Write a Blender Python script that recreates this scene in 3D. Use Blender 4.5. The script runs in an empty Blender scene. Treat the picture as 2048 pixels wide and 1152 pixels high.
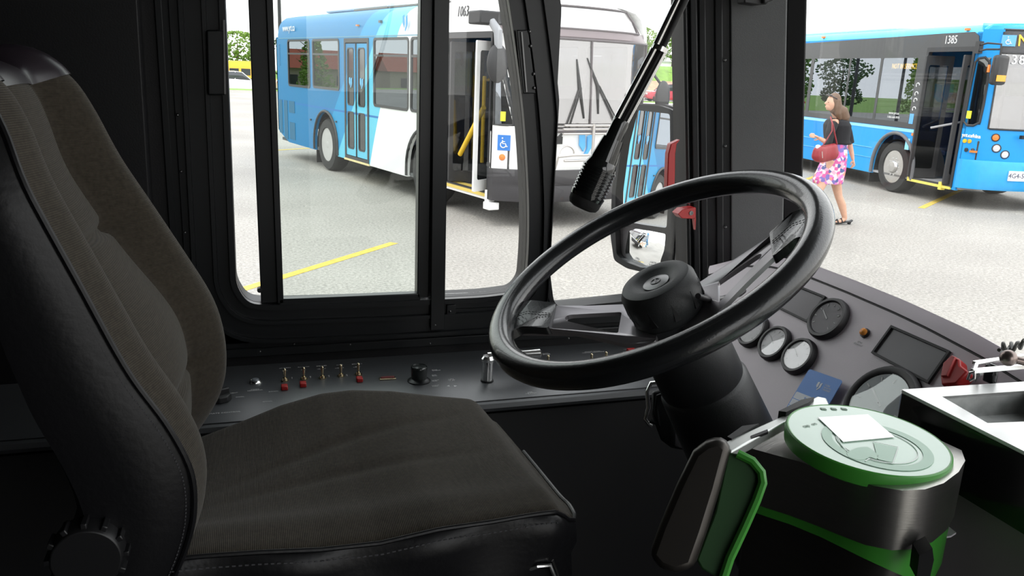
import bpy, bmesh, math, random
from mathutils import Vector, Matrix
from math import sin, cos, pi, radians as rad
random.seed(7)
S = bpy.context.scene
COL = S.collection
# ---------------------------------------------------------------- camera
FPX = 1650.0
CAM = Vector((0, 0, 2.05))
yaw, pit, rol = rad(18), rad(-14.8), rad(2.4)
cf = Vector((sin(yaw)*cos(pit), cos(yaw)*cos(pit), sin(pit)))
r0 = Vector((cos(yaw), -sin(yaw), 0)); u0 = r0.cross(cf)
cr = cos(rol)*r0 + sin(rol)*u0; cu_ = cr.cross(cf)
cd = bpy.data.cameras.new('camera'); cam = bpy.data.objects.new('camera', cd); COL.objects.link(cam)
cd.sensor_width = 36; cd.lens = 36*FPX/2048; cd.clip_start = .02; cd.clip_end = 900
mw = Matrix((cr, cu_, -cf)).transposed().to_4x4(); mw.translation = CAM
cam.matrix_world = mw
S.camera = cam
# ---------------------------------------------------------------- light and exposure
S.view_settings.view_transform = 'Standard'; S.view_settings.look = 'None'
S.view_settings.gamma = 1; S.view_settings.use_curve_mapping = False
S.view_settings.exposure = 0.0
S.cycles.max_bounces = 10; S.cycles.transparent_max_bounces = 24
S.cycles.diffuse_bounces = 5; S.cycles.glossy_bounces = 5
S.cycles.use_denoising = True
try: S.cycles.sample_clamp_indirect = 8
except Exception: pass
W = bpy.data.worlds.new('overcast_sky'); S.world = W; W.use_nodes = True
nt = W.node_tree; nt.nodes.clear()
wo = nt.nodes.new('ShaderNodeOutputWorld'); bg = nt.nodes.new('ShaderNodeBackground')
tc = nt.nodes.new('ShaderNodeTexCoord'); sx = nt.nodes.new('ShaderNodeSeparateXYZ')
rp = nt.nodes.new('ShaderNodeValToRGB')
nt.links.new(tc.outputs['Generated'], sx.inputs[0]); nt.links.new(sx.outputs['Z'], rp.inputs[0])
rp.color_ramp.elements[0].color = (.97, .97, .96, 1); rp.color_ramp.elements[0].position = 0
rp.color_ramp.elements[1].color = (.93, .97, 1.0, 1); rp.color_ramp.elements[1].position = .7
nt.links.new(rp.outputs[0], bg.inputs[0]); bg.inputs[1].default_value = 2.7
nt.links.new(bg.outputs[0], wo.inputs[0])
sd = bpy.data.lights.new('sun', 'SUN'); sd.energy = 1.1; sd.angle = rad(25); sd.color = (1, .96, .9)
so = bpy.data.objects.new('sun', sd); COL.objects.link(so)
so.rotation_euler = Vector((-.45, -.25, .85)).to_track_quat('Z', 'Y').to_euler(); so.location = (0, 0, 30)

# ---------------------------------------------------------------- sight helpers: where a line of sight meets a plane of the place
def ray(x, y):
    return (cf + (x-1024)/FPX*cr - (y-576)/FPX*cu_).normalized()
def onY(x, y, Y): d = ray(x, y); return CAM + d*(Y/d.y)
def onZ(x, y, Z): d = ray(x, y); return CAM + d*((Z-CAM.z)/d.z)
def onP(x, y, p, n): d = ray(x, y); return CAM + d*((Vector(p)-CAM).dot(n)/d.dot(n))
def at(x, y, D): return CAM + ray(x, y)*D
V = Vector
# ---------------------------------------------------------------- materials
def hexc(h):
    h = h.lstrip('#'); c = [int(h[i:i+2], 16)/255 for i in (0, 2, 4)]
    return tuple(x/12.92 if x <= .04045 else ((x+.055)/1.055)**2.4 for x in c)
def rgb(c): return hexc(c) if isinstance(c, str) else tuple(c)
MATS = {}
def mat(name, col, rough=.5, metal=0., spec=.5, var=(0, 0), bump=(0, 0), coat=0, emit=None, sheen=0, coords='Object', stretch=None):
    if name in MATS: return MATS[name]
    m = bpy.data.materials.new(name); m.use_nodes = True; N = m.node_tree.nodes; L = m.node_tree.links
    b = N['Principled BSDF']; c = rgb(col)
    b.inputs['Base Color'].default_value = (*c, 1); b.inputs['Roughness'].default_value = rough
    b.inputs['Metallic'].default_value = metal; b.inputs['Specular IOR Level'].default_value = spec
    b.inputs['Coat Weight'].default_value = coat
    if sheen: b.inputs['Sheen Weight'].default_value = sheen
    if emit: b.inputs['Emission Color'].default_value = (*rgb(emit[0]), 1); b.inputs['Emission Strength'].default_value = emit[1]
    t = N.new('ShaderNodeTexCoord'); src = t.outputs[coords]
    if stretch:
        mp = N.new('ShaderNodeMapping'); mp.inputs['Scale'].default_value = stretch
        L.new(src, mp.inputs[0]); src = mp.outputs[0]
    sc, am = var if var[1] else (12, .04)
    n = N.new('ShaderNodeTexNoise'); n.inputs['Scale'].default_value = sc; n.inputs['Detail'].default_value = 6
    L.new(src, n.inputs['Vector'])
    r = N.new('ShaderNodeValToRGB'); L.new(n.outputs['Fac'], r.inputs[0])
    r.color_ramp.elements[0].position = .3; r.color_ramp.elements[1].position = .7
    r.color_ramp.elements[0].color = tuple(x*(1-am) for x in c)+(1,)
    r.color_ramp.elements[1].color = tuple(min(1, x*(1+am)) for x in c)+(1,)
    L.new(r.outputs[0], b.inputs['Base Color'])
    if bump[1]:
        n2 = N.new('ShaderNodeTexNoise'); n2.inputs['Scale'].default_value = bump[0]; n2.inputs['Detail'].default_value = 4
        L.new(src, n2.inputs['Vector'])
        bp = N.new('ShaderNodeBump'); bp.inputs['Strength'].default_value = bump[1]; bp.inputs['Distance'].default_value = .002
        L.new(n2.outputs['Fac'], bp.inputs['Height']); L.new(bp.outputs[0], b.inputs['Normal'])
    MATS[name] = m; return m
def glass(name, tint=(1, 1, 1), refl=.06, rough=0., gcol=(1, 1, 1), fres=True, fm=.55):
    m = bpy.data.materials.new(name); m.use_nodes = True; N = m.node_tree.nodes; L = m.node_tree.links; N.clear()
    o = N.new('ShaderNodeOutputMaterial'); mx = N.new('ShaderNodeMixShader')
    tr = N.new('ShaderNodeBsdfTransparent'); tr.inputs[0].default_value = (*tint, 1)
    gl = N.new('ShaderNodeBsdfGlossy'); gl.inputs['Roughness'].default_value = rough; gl.inputs[0].default_value = (*gcol, 1)
    if fres:
        ge = N.new('ShaderNodeNewGeometry'); dt = N.new('ShaderNodeVectorMath'); dt.operation = 'DOT_PRODUCT'; L.new(ge.outputs['Normal'], dt.inputs[0]); L.new(ge.outputs['Incoming'], dt.inputs[1])
        ab = N.new('ShaderNodeMath'); ab.operation = 'ABSOLUTE'; L.new(dt.outputs['Value'], ab.inputs[0])
        iv = N.new('ShaderNodeMath'); iv.operation = 'SUBTRACT'; iv.inputs[0].default_value = 1; L.new(ab.outputs[0], iv.inputs[1]); iv.use_clamp = True
        lw = N.new('ShaderNodeMath'); lw.operation = 'POWER'; lw.inputs[1].default_value = 4; L.new(iv.outputs[0], lw.inputs[0])
        ma = N.new('ShaderNodeMath'); ma.operation = 'MULTIPLY_ADD'; ma.inputs[1].default_value = fm; ma.inputs[2].default_value = refl
        L.new(lw.outputs[0], ma.inputs[0]); ma.use_clamp = True
        L.new(ma.outputs[0], mx.inputs[0])
    else: mx.inputs[0].default_value = refl
    L.new(tr.outputs[0], mx.inputs[1]); L.new(gl.outputs[0], mx.inputs[2]); L.new(mx.outputs[0], o.inputs[0])
    return m
# ---------------------------------------------------------------- mesh builder
def frame(n):
    n = V(n).normalized(); a = n.cross(V((0, 0, 1)))
    if a.length < 1e-3: a = V((1, 0, 0))
    a.normalize(); return a, n.cross(a), n
class MB:
    def __init__(s): s.v = []; s.f = []; s.m = []; s.mi = 0
    def add(s, vs, fs):
        o = len(s.v); s.v += [V(x) for x in vs]; s.f += [tuple(i+o for i in f) for f in fs]; s.m += [s.mi]*len(fs); return s
    def box(s, c, d, R=None):
        c = V(c); h = V(d)/2; vs = []
        for z in (-1, 1):
            for y in (-1, 1):
                for x in (-1, 1):
                    p = V((x*h.x, y*h.y, z*h.z)); p = R @ p if R else p; vs.append(c+p)
        return s.add(vs, [(0, 2, 3, 1), (4, 5, 7, 6), (0, 1, 5, 4), (2, 6, 7, 3), (0, 4, 6, 2), (1, 3, 7, 5)])
    def bb(s, x0, x1, y0, y1, z0, z1): return s.box(((x0+x1)/2, (y0+y1)/2, (z0+z1)/2), (abs(x1-x0), abs(y1-y0), abs(z1-z0)))
    def beam(s, p0, p1, w, h, up=(0, 0, 1)):
        p0, p1 = V(p0), V(p1); d = (p1-p0); x = d.normalized(); z = V(up); y = z.cross(x)
        if y.length < 1e-4: y = V((0, 1, 0)).cross(x)
        y.normalize(); z = x.cross(y); R = Matrix((x, y, z)).transposed()
        return s.box((p0+p1)/2, (d.length, w, h), R)
    def loft(s, rings, closed=True, caps=True, cyclic=False):
        n = len(rings[0]); vs = [p for r in rings for p in r]; fs = []
        R = len(rings)
        for i in range(R if cyclic else R-1):
            j = (i+1) % R
            for k in range(n if closed else n-1):
                l = (k+1) % n; fs.append((i*n+k, i*n+l, j*n+l, j*n+k))
        if caps and not cyclic and closed: fs += [tuple(range(n))[::-1], tuple((R-1)*n+k for k in range(n))]
        return s.add(vs, fs)
    def cyl(s, p0, p1, r0, r1=None, n=20, caps=True):
        r1 = r0 if r1 is None else r1; p0, p1 = V(p0), V(p1); a, b, _ = frame(p1-p0)
        ring = lambda p, r: [p+r*(cos(2*pi*k/n)*a+sin(2*pi*k/n)*b) for k in range(n)]
        return s.loft([ring(p0, r0), ring(p1, r1)], caps=caps)
    def tube(s, path, r, n=10, cyclic=False, sq=1.0):
        P = [V(p) for p in path]; m = len(P); rr = r if isinstance(r, (list, tuple)) else [r]*m
        T = []
        for i in range(m):
            a = P[(i-1) % m] if (cyclic or i) else P[0]; b = P[(i+1) % m] if (cyclic or i < m-1) else P[-1]
            T.append((b-a).normalized())
        u = frame(T[0])[0]; rings = []
        for i in range(m):
            u = (u - T[i]*u.dot(T[i])).normalized(); w = T[i].cross(u)
            rings.append([P[i]+rr[i]*(cos(2*pi*k/n)*u+sq*sin(2*pi*k/n)*w) for k in range(n)])
        return s.loft(rings, cyclic=cyclic)
    def lathe(s, prof, o, ax, n=32, caps=True):
        a, b, c = frame(ax); o = V(o)
        return s.loft([[o+h*c+r*(cos(2*pi*k/n)*a+sin(2*pi*k/n)*b) for k in range(n)] for r, h in prof], caps=caps)
    def prism(s, poly, d):
        P = [V(p) for p in poly]; d = V(d); return s.loft([P, [p+d for p in P]])
    def ell(s, c, r, R=None, n=16, m=10):
        c = V(c); r = V(r) if hasattr(r, '__len__') else V((r, r, r)); rings = []
        for i in range(m+1):
            t = max(.02, min(pi-.02, pi*i/m)); ring = []
            for k in range(n):
                p = V((r.x*sin(t)*cos(2*pi*k/n), r.y*sin(t)*sin(2*pi*k/n), r.z*cos(t)))
                ring.append(c+(R @ p if R else p))
            rings.append(ring)
        return s.loft(rings)
    def grid(s, fn, nu, nv):
        vs = [fn(i/nu, j/nv) for i in range(nu+1) for j in range(nv+1)]
        return s.add(vs, [(i*(nv+1)+j, (i+1)*(nv+1)+j, (i+1)*(nv+1)+j+1, i*(nv+1)+j+1) for i in range(nu) for j in range(nv)])
    def holed(s, outer, holes, t0, t1, M):
        cu = bpy.data.curves.new('t', 'CURVE'); cu.dimensions = '2D'; cu.fill_mode = 'BOTH'; cu.extrude = .5
        for poly in [outer]+list(holes):
            sp = cu.splines.new('POLY'); sp.points.add(len(poly)-1)
            for q, (a, b) in zip(sp.points, poly): q.co = (a, b, 0, 1)
            sp.use_cyclic_u = True
        o = bpy.data.objects.new('t', cu); me = bpy.data.meshes.new_from_object(o)
        vs = [M(v.co.x, v.co.y, t0+(v.co.z+.5)*(t1-t0)) for v in me.vertices]; fs = [tuple(p.vertices) for p in me.polygons]
        s.add(vs, fs); bpy.data.objects.remove(o); bpy.data.curves.remove(cu); bpy.data.meshes.remove(me); return s
    def text(s, txt, o, xd, yd, size, t=.0004, align='CENTER', wide=1.0):
        cu = bpy.data.curves.new('t', 'FONT'); cu.body = txt; cu.size = 1; cu.extrude = .5; cu.align_x = align; cu.align_y = 'CENTER'; cu.resolution_u = 2
        ob = bpy.data.objects.new('t', cu); me = bpy.data.meshes.new_from_object(ob)
        xd = V(xd).normalized(); yd = V(yd).normalized(); zd = xd.cross(yd); o = V(o)
        s.add([o+xd*v.co.x*size*wide+yd*v.co.y*size+zd*(v.co.z+.5)*t for v in me.vertices], [tuple(p.vertices) for p in me.polygons])
        bpy.data.objects.remove(ob); bpy.data.curves.remove(cu); bpy.data.meshes.remove(me); return s
    def build(s, name, mats, parent=None, world=True, bevel=0, ang=38, sub=0, mods=None):
        me = bpy.data.meshes.new(name)
        vs = s.v
        if parent is not None and world:
            root = parent
            while root.parent: root = root.parent
            Mi = root.matrix_basis.inverted(); vs = [Mi @ v for v in vs]
        me.from_pydata([tuple(v) for v in vs], [], s.f); me.update()
        mats = mats if isinstance(mats, (list, tuple)) else [mats]
        for m in mats: me.materials.append(m)
        for p, k in zip(me.polygons, s.m): p.material_index = min(k, len(mats)-1)
        b = bmesh.new(); b.from_mesh(me); bmesh.ops.recalc_face_normals(b, faces=b.faces); b.to_mesh(me); b.free()
        me.polygons.foreach_set('use_smooth', [True]*len(me.polygons)); me.set_sharp_from_angle(angle=rad(ang))
        o = bpy.data.objects.new(name, me); COL.objects.link(o)
        if parent is not None: o.parent = parent
        if bevel:
            md = o.modifiers.new('b', 'BEVEL'); md.width = bevel; md.segments = 2; md.limit_method = 'ANGLE'; md.angle_limit = rad(40)
        if sub: md = o.modifiers.new('s', 'SUBSURF'); md.levels = sub; md.render_levels = sub
        return o
def root(name, loc, rz=0, label=None, cat=None, group=None):
    o = bpy.data.objects.new(name, None); o.empty_display_size = .05; COL.objects.link(o)
    o.location = loc; o.rotation_euler = (0, 0, rz)
    o.matrix_basis = Matrix.Translation(V(loc)) @ Matrix.Rotation(rz, 4, 'Z')
    tag(o, label, cat, group); return o
def tag(o, label=None, cat=None, group=None, kind=None):
    if label: o['label'] = label
    if cat: o['category'] = cat
    if group: o['group'] = group
    if kind: o['kind'] = kind
    return o
def struct(name, mb, m, **k):
    o = mb.build(name, m, **k); o['kind'] = 'structure'; return o
def kids(o): return [c for c in bpy.data.objects if c.parent == o]
def copy_tree(o, parent=None):
    c = o.copy(); COL.objects.link(c)
    if parent: c.parent = parent
    for ch in kids(o): copy_tree(ch, c)
    return c
def rrect(x0, x1, y0, y1, r, n=6):
    rs = r if isinstance(r, (list, tuple)) else [r]*4   # bl, br, tr, tl
    P = []
    for (cx, cy, a0, q) in ((x0, y0, pi, 0), (x1, y0, 1.5*pi, 1), (x1, y1, 0, 2), (x0, y1, .5*pi, 3)):
        R = rs[q]; ox = cx+(R if cx == x0 else -R); oy = cy+(R if cy == y0 else -R)
        if R <= 0: P.append((cx, cy)); continue
        for k in range(n+1):
            t = a0+pi/2*k/n; P.append((ox+R*cos(t), oy+R*sin(t)))
    return P
def rpoly(pts, r, n=5):
    P = []; m = len(pts)
    for i in range(m):
        a, b, c = V(pts[i-1]), V(pts[i]), V(pts[(i+1) % m])
        ra = min(r, (a-b).length*.45, (c-b).length*.45); p = b+(a-b).normalized()*ra; q = b+(c-b).normalized()*ra
        for k in range(n+1):
            t = k/n; z = p*(1-t)**2+b*2*t*(1-t)+q*t*t; P.append((z.x, z.y))
    return P
def offs(poly, d):   # grow a polygon outwards
    m = len(poly); A = sum(poly[i][0]*poly[(i+1) % m][1]-poly[(i+1) % m][0]*poly[i][1] for i in range(m)); sg = 1 if A > 0 else -1
    out = []
    for i in range(m):
        a, b, c = V(poly[i-1]), V(poly[i]), V(poly[(i+1) % m]); n1 = V(((b-a).y, -(b-a).x)).normalized(); n2 = V(((c-b).y, -(c-b).x)).normalized()
        n = (n1+n2); n = n.normalized() if n.length > 1e-6 else n1
        k = d/max(.5, n.dot(n1)); out.append((b.x+sg*n.x*k, b.y+sg*n.y*k))
    return out
# ================================================================ materials of the cab
BLK = mat('black_paint', (.006, .006, .007), .5, spec=.35, bump=(300, .15))
BLK2 = mat('black_frame', (.008, .009, .010), .36, spec=.38)
RUB = mat('black_rubber', (.006, .006, .007), .6)
PILL = mat('charcoal_textured_panel', (.16, .165, .165), .55, bump=(500, .25))
DASH = mat('grey_dash_plastic', (.43, .375, .415), .36, spec=.8, bump=(700, .12))
CONS = mat('console_panel', (.055, .058, .062), .36, spec=.7, bump=(700, .1))
CHR = mat('chrome', (.85, .85, .84), .16, 1)
STL = mat('brushed_steel', (.42, .41, .39), .32, 1, stretch=(1, 1, 40), bump=(60, .1))
DSTL = mat('dark_steel', (.16, .16, .16), .4, 1)
REDP = mat('red_plastic', (.42, .02, .02), .38)
WHT = mat('white_print', (.75, .75, .75), .6)
GREY = mat('grey_print', (.6, .6, .6), .6)
def ribbed(name, col, axis, scale=150):
    m = mat(name, col, .95, spec=.1, var=(180, .22), sheen=.12); N = m.node_tree.nodes; L = m.node_tree.links; b = N['Principled BSDF']
    w = N.new('ShaderNodeTexWave'); w.bands_direction = axis; w.inputs['Scale'].default_value = scale; w.inputs['Distortion'].default_value = .6; w.inputs['Detail Scale'].default_value = 3
    t = next(n for n in N if n.type == 'TEX_COORD'); L.new(t.outputs['Object'], w.inputs['Vector'])
    src = b.inputs['Base Color'].links[0].from_socket; mx = N.new('ShaderNodeMixRGB'); mx.blend_type = 'MULTIPLY'; mx.inputs[0].default_value = .42; L.new(src, mx.inputs[1]); L.new(w.outputs['Color'], mx.inputs[2]); L.new(mx.outputs[0], b.inputs['Base Color'])
    bp = N.new('ShaderNodeBump'); bp.inputs['Strength'].default_value = .5; bp.inputs['Distance'].default_value = .001; L.new(w.outputs['Fac'], bp.inputs['Height']); L.new(bp.outputs[0], b.inputs['Normal']); return m
FAB = ribbed('ribbed_seat_fabric', (.052, .043, .032), 'X'); FABB = ribbed('ribbed_back_fabric', (.050, .042, .031), 'Z')
VIN = mat('black_vinyl', (.006, .006, .007), .38, spec=.3, bump=(120, .2))
LEA = mat('black_leather', (.010, .011, .012), .26, bump=(400, .15), coat=.3)
GLC = glass('clear_glass', (.985, .985, .98), .022, fm=.5)
GLG = glass('green_tinted_glass', (.88, .91, .89), .025, fm=.5)
FLO = mat('floor_rubber', (.02, .019, .022), .7, bump=(200, .3))
# ================================================================ cab shell
YW = 1.74
def wl(x, z, t): return V((x, YW+t, z))
SL = lambda z: -.125*(z-1.6)          # the front of the cab leans back as it rises
win1 = [(-.033, 1.60), (-.012, 1.562), (.03, 1.556), (.3, 1.552), (.50, 1.553), (.572, 1.560), (.592, 1.585), (.595, 1.66), (.592, 1.75), (.583, 1.85), (.571, 1.95), (.554, 2.05), (.534, 2.15), (.512, 2.25), (.44, 2.55), (.40, 2.66), (.02, 2.68), (-.026, 2.62)]
win1 = rpoly(win1, .05)
win2 = rpoly([(.652, 1.60), (.668, 1.515), (.85, 1.524), (1.022, 1.535), (1.012, 1.6), (.936, 2.216), (.89, 2.7), (.47, 2.7), (.578, 2.2), (.632, 1.79)], .03)
wallo = [(-3.2, .4), (1.30, .4), (1.24, 1.0), (1.04, 1.5), (1.025, 1.6), (.95, 2.2), (.87, 2.95), (-3.2, 2.95)]
m = MB().holed(wallo, [win1, win2], 0, .055, wl); struct('wall_left', m, BLK)
# raised ribs round the sliding window, one step behind another
m = MB()
for a, b, t0, t1 in ((.0, .012, -.018, .05), (.012, .035, -.009, .01), (.035, .043, -.020, .01), (.043, .075, -.012, .01), (.075, .083, -.022, .01), (.083, .118, -.006, .01)):
    o2 = offs(win1, b); o2 = [(min(x, .648), max(z, 1.462)) for x, z in o2]; i2 = [(min(x, .646), max(z, 1.464)) for x, z in offs(win1, a+.0005)]
    m.holed(o2, [i2], t0, t1, wl)
wf = struct('window_1', m, BLK2)
# sliding sash bars and rails
def bar(x0, x1, z0, z1, y0, y1, lean=0):
    m = MB(); m.loft([[V((x0, YW+y0, z0)), V((x1, YW+y0, z0)), V((x1, YW+y1, z0)), V((x0, YW+y1, z0))], [V((x0+lean, YW+y0, z1)), V((x1+lean, YW+y0, z1)), V((x1+lean, YW+y1, z1)), V((x0+lean, YW+y1, z1))]]); return m
sash = root('sliding_window', (.2, YW, 1.55), 0, 'black framed sliding sash with pale green glass in the middle of the side window', 'sliding window')
m = bar(.014, .048, 1.556, 2.67, -.004, .02, -.004); m.add(bar(.046, .060, 1.556, 2.67, -.012, .02, -.004).v, MB().box((0, 0, 0), (1, 1, 1)).f)
m.build('sash_stile', BLK2, sash, bevel=.002)
bar(.343, .369, 1.556, 2.67, -.012, .02).build('sash_stile', BLK2, sash, bevel=.002)
bar(.05, .35, 1.544, 1.566, -.012, .012).build('sash_rail', BLK2, sash, bevel=.002)
MB().bb(.05, .35, YW+.004, YW+.009, 1.56, 2.67).build('glass_pane', GLG, sash)
MB().cyl((.012, YW-.006, 1.585), (.012, YW+.01, 1.585), .005).build('stop_button', RUB, sash)
ms = MB(); ms.add(bar(.371, .404, 1.482, 2.69, -.024, .02, -.006).v, MB().box((0, 0, 0), (1, 1, 1)).f)
fm = ms.build('window_2', BLK2, bevel=.002); fm['kind'] = 'structure'; fm.name = 'window_2'
struct('window_3', MB().holed([(x, z) for x, z in win1 if x > .4] + [(.40, 2.66), (.40, 1.553)], [], .022, .026, wl), GLC)
m = MB().bb(-.15, 1.0, YW-.006, YW+.02, 1.470, 1.5); m.bb(-.15, 1.02, YW-.014, YW+.02, 1.442, 1.462); m.bb(.41, .64, YW-.012, YW+.02, 1.526, 1.541)
struct('trim_1', m, BLK2, bevel=.002)
# lapped steel sheets of the wall behind the seat
m = MB(); m.loft([[V((-3, YW-.02, 1.2)), V((-.192, YW-.02, 1.2)), V((-.186, YW-.012, 1.2)), V((-.186, YW+.01, 1.2)), V((-3, YW+.01, 1.2))], [V((-3, YW-.02, 2.95)), V((-.176, YW-.02, 2.95)), V((-.170, YW-.012, 2.95)), V((-.170, YW+.01, 2.95)), V((-3, YW+.01, 2.95))]])
struct('trim_2', m, BLK, bevel=.001)
m = MB()
for x, w, t in ((-.148, .012, -.008), (-.12, .02, -.012), (-.092, .01, -.006)): m.bb(x-w/2, x+w/2, YW+t, YW+.01, 1.45, 2.9)
struct('trim_3', m, BLK2, bevel=.001)
# quarter window glass, its gasket
struct('window_4', MB().holed(offs(win2, .006), [], .02, .025, wl), GLC)
m = MB()
m.holed(offs(win2, .010), [offs(win2, -.001)], -.010, .04, wl); m.holed(offs(win2, .022), [offs(win2, .0105)], -.002, .02, wl)
struct('window_5', m, RUB)
# corner post: ribbed, with the wide charcoal cover and the rubber of the windscreen
def vstrip(m, x0, y0, x1, y1, d, z0=1.30, z1=2.95):
    a, b = V((x0, y0, 0)), V((x1, y1, 0)); n = V((b.y-a.y, -(b.x-a.x), 0)).normalized()*d
    ring = lambda z: [p+V((SL(z), 0, z)) for p in (a, b, b+n, a+n)]
    m.loft([ring(z0), ring(1.75), ring(2.1), ring(z1)]); return m
# plan points measured on the sight lines at z = 1.6
def pl(x, Y, z=2.0):
    p = onY(x, 240, Y); return p.x - SL(p.z)
Pt = [(1372, 1.735), (1380, 1.728), (1384, 1.728), (1396, 1.722), (1400, 1.722), (1413, 1.715), (1432, 1.708), (1446, 1.70), (1462, 1.69), (1476, 1.682), (1570, 1.625), (1608, 1.60)]
P = [(pl(x, Y), Y) for x, Y in Pt]
m = MB()
for i, d in ((0, .012), (2, .014), (4, .012), (6, .016)):
    vstrip(m, *P[i], *P[i+1], d)
vstrip(m, *P[0], *P[9], -.02); struct('trim_4', m, mat('post_rib_paint', (.02, .021, .022), .4), bevel=.002)
m = vstrip(MB(), *P[8], *P[10], .012); struct('wall_corner', m, PILL, bevel=.003)
m = vstrip(MB(), *P[10], *P[11], .006); vstrip(m, *P[9], *P[11], -.03); struct('trim_5', m, RUB, bevel=.003)
m = MB()
for i in range(5):
    z = 1.52+i*.19; m.ell((P[7][0]-.004+SL(z), P[7][1]-.016, z), .004, n=8, m=6)
for (px, py) in ((1510, 243), (1510, 267)):
    p = onP(px, py, (P[9][0]+SL(1.9), P[9][1]-.012, 1.9), V((P[10][1]-P[9][1], -(P[10][0]-P[9][0]), 0)).normalized()); m.ell(p, .0026, n=8, m=6)
for (px, py) in ((700, 689), (860, 687), (520, 703), (588, 688)): m.ell(onY(px, py, YW-.013), .0025, n=8, m=6)
for (px, py) in ((355, 230), (362, 343), (370, 465), (275, 190)): m.ell(onY(px, py, YW-.013), .003, n=8, m=6)
for (px, py) in ((870, 650), (1137, 677)): m.ell(onY(px, py, YW-.022), .003, n=8, m=6)
struct('trim_6', m, DSTL)
# shell of the bus body
def ext(x0, x1, y0, y1, z0, z1, name, mt): return struct(name, MB().bb(x0, x1, y0, y1, z0, z1), mt)
SHL = mat('cab_lining', (.13, .13, .13), .7)
ext(-3.2, 1.3, -.95, YW+.05, 2.95, 3.05, 'ceiling', SHL)
ext(-3.2, 1.3, -.95, YW+.05, .60, .66, 'floor', FLO)
ext(-3.25, -3.2, -.95, YW+.05, .4, 3.05, 'wall_back', SHL)
m = MB().holed([(-3.2, .4), (1.3, .4), (1.3, 2.95), (-3.2, 2.95)], [rrect(.30, 1.14, .75, 2.6, .04)], 0, .05, lambda x, z, t: V((x, -.95+t, z)))
struct('wall_right', m, SHL)  # unseen wall; passenger windows left out to cut light from this side
def fx(y): return 1.27+.06*(1-((y-.4)/1.3)**2)
m = MB()
for z0, z1 in ((.4, 1.48), (2.84, 3.05)):
    m.loft([[V((fx(y)-.02, y, z0)), V((fx(y)+.02, y, z0)), V((fx(y)+.02-.03*(z1 > 2), y, z1)), V((fx(y)-.02-.03*(z1 > 2), y, z1))] for y in [-.95+.27*k for k in range(11)]])
struct('wall_front', m, SHL)
m = MB().loft([[V((fx(y)-.003, y, 1.46)), V((fx(y)+.003, y, 1.46)), V((fx(y)-.067, y, 2.86)), V((fx(y)-.073, y, 2.86))] for y in [-.92+.256*k for k in range(11)]])
struct('window_6', m, GLC)
struct('wall_side', MB().bb(-.6, 1.2, 1.452, 1.475, .66, 1.39), mat('kick_panel_paint', (.008, .008, .009), .6))
# window latch strip on the front frame of the side window
t = root('window_latch', onY(1050, 120, YW-.03), 0, 'black latch plate with four screws on the frame ahead of the sliding window', 'latch')
q = [onY(x, y, YW-.022) for x, y in ((1031, 60), (1055, 60), (1070, 187), (1044, 187))]
MB().prism(q, (0, -.006, 0)).build('latch_plate', BLK2, t, bevel=.002)
MB().beam(onY(1043, 64, YW-.030), onY(1053, 184, YW-.030), .003, .004, (0, 1, 0)).build('latch_rib', DSTL, t)
for p in ((1059, 63), (1061, 92), (1067, 148), (1068, 176)): MB().ell(onY(*p, YW-.029), .004, n=10, m=6).build('screw', DSTL, t)
t = root('window_latch', onY(905, 622, YW-.02), 0, 'small square black catch with one screw on the sill beside the middle window post', 'latch')
MB().prism([onY(x, y, YW-.012) for x, y in ((893, 609), (910, 608), (910, 632), (893, 633))], (0, -.006, 0)).build('catch_plate', BLK2, t, bevel=.001)
MB().ell(onY(900, 623, YW-.019), .0028, n=8, m=6).build('screw', DSTL, t)
t = root('sliding_window_grip', onY(438, 120, YW-.02), 0, 'tall narrow black grip on the frame at the rear edge of the side window', 'handle')
MB().prism([onY(x, y, YW-.022) for x, y in ((413, 60), (450, 60), (452, 190), (416, 190))], (0, -.012, 0)).build('grip', BLK2, t, bevel=.003)
MB().beam(onY(448, 40, YW-.036), onY(450, 188, YW-.036), .003, .004, (0, 1, 0)).build('grip_edge', DSTL, t)
# small dark camera bracket at the top of the post
t = root('sensor_bracket', onY(1505, -10, 1.62), 0, 'black bracket with two clips fixed high on the corner post', 'bracket')
MB().prism([onY(x, y, 1.64) for x, y in ((1474, -60), (1525, -60), (1520, 10), (1500, 12), (1473, 8))], (0, -.03, 0)).build('clip', RUB, t, bevel=.003)
MB().prism([onY(x, y, 1.63) for x, y in ((1510, -60), (1540, -60), (1536, 0), (1512, 10))], (0, -.03, 0)).build('clip', RUB, t, bevel=.003)

# ================================================================ side console
ZC = 1.42
co = root('side_console', (.4, 1.6, ZC), 0, 'long dark grey control console with toggle switches under the side window', 'console')
m = MB(); prof = [(1.452, 1.398), (1.440, 1.400), (1.436, 1.408), (1.440, 1.416), (1.450, ZC), (YW, ZC), (YW, 1.398)]
m.loft([[V((x, y, z)) for y, z in prof] for x in (-.75, 1.10)]); m.build('console_panel', CONS, co)
MB().bb(-.75, 1.0, 1.4475, 1.4495, ZC, ZC+.0003).build('panel_seam', BLK, co)
def G(x, y, z=ZC): return onZ(x, y, z)
GOLD = mat('brass_nickel', (.72, .62, .42), .22, 1)
def toggle(px, py, guard=None, h=.023):
    b = G(px, py); tg = MB().cyl(b, b+V((0, 0, .003)), .008, .008, 6).cyl(b+V((0, 0, .003)), b+V((0, 0, .007)), .0055, .0045, 14).build('toggle_switch', GOLD, co)
    MB().tube([b+V((0, 0, .006)), b+V((0, .001, h*.6)), b+V((0, .002, h))], [.0019, .0026, .0033], 12).ell(b+V((0, .002, h)), .0033, n=12, m=8).build('toggle_lever', GOLD, tg)
    if guard:
        g = G(*guard); MB().box(g+V((0, 0, .004)), (.013, .017, .009)).build('switch_guard', REDP, tg, bevel=.002)
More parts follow.
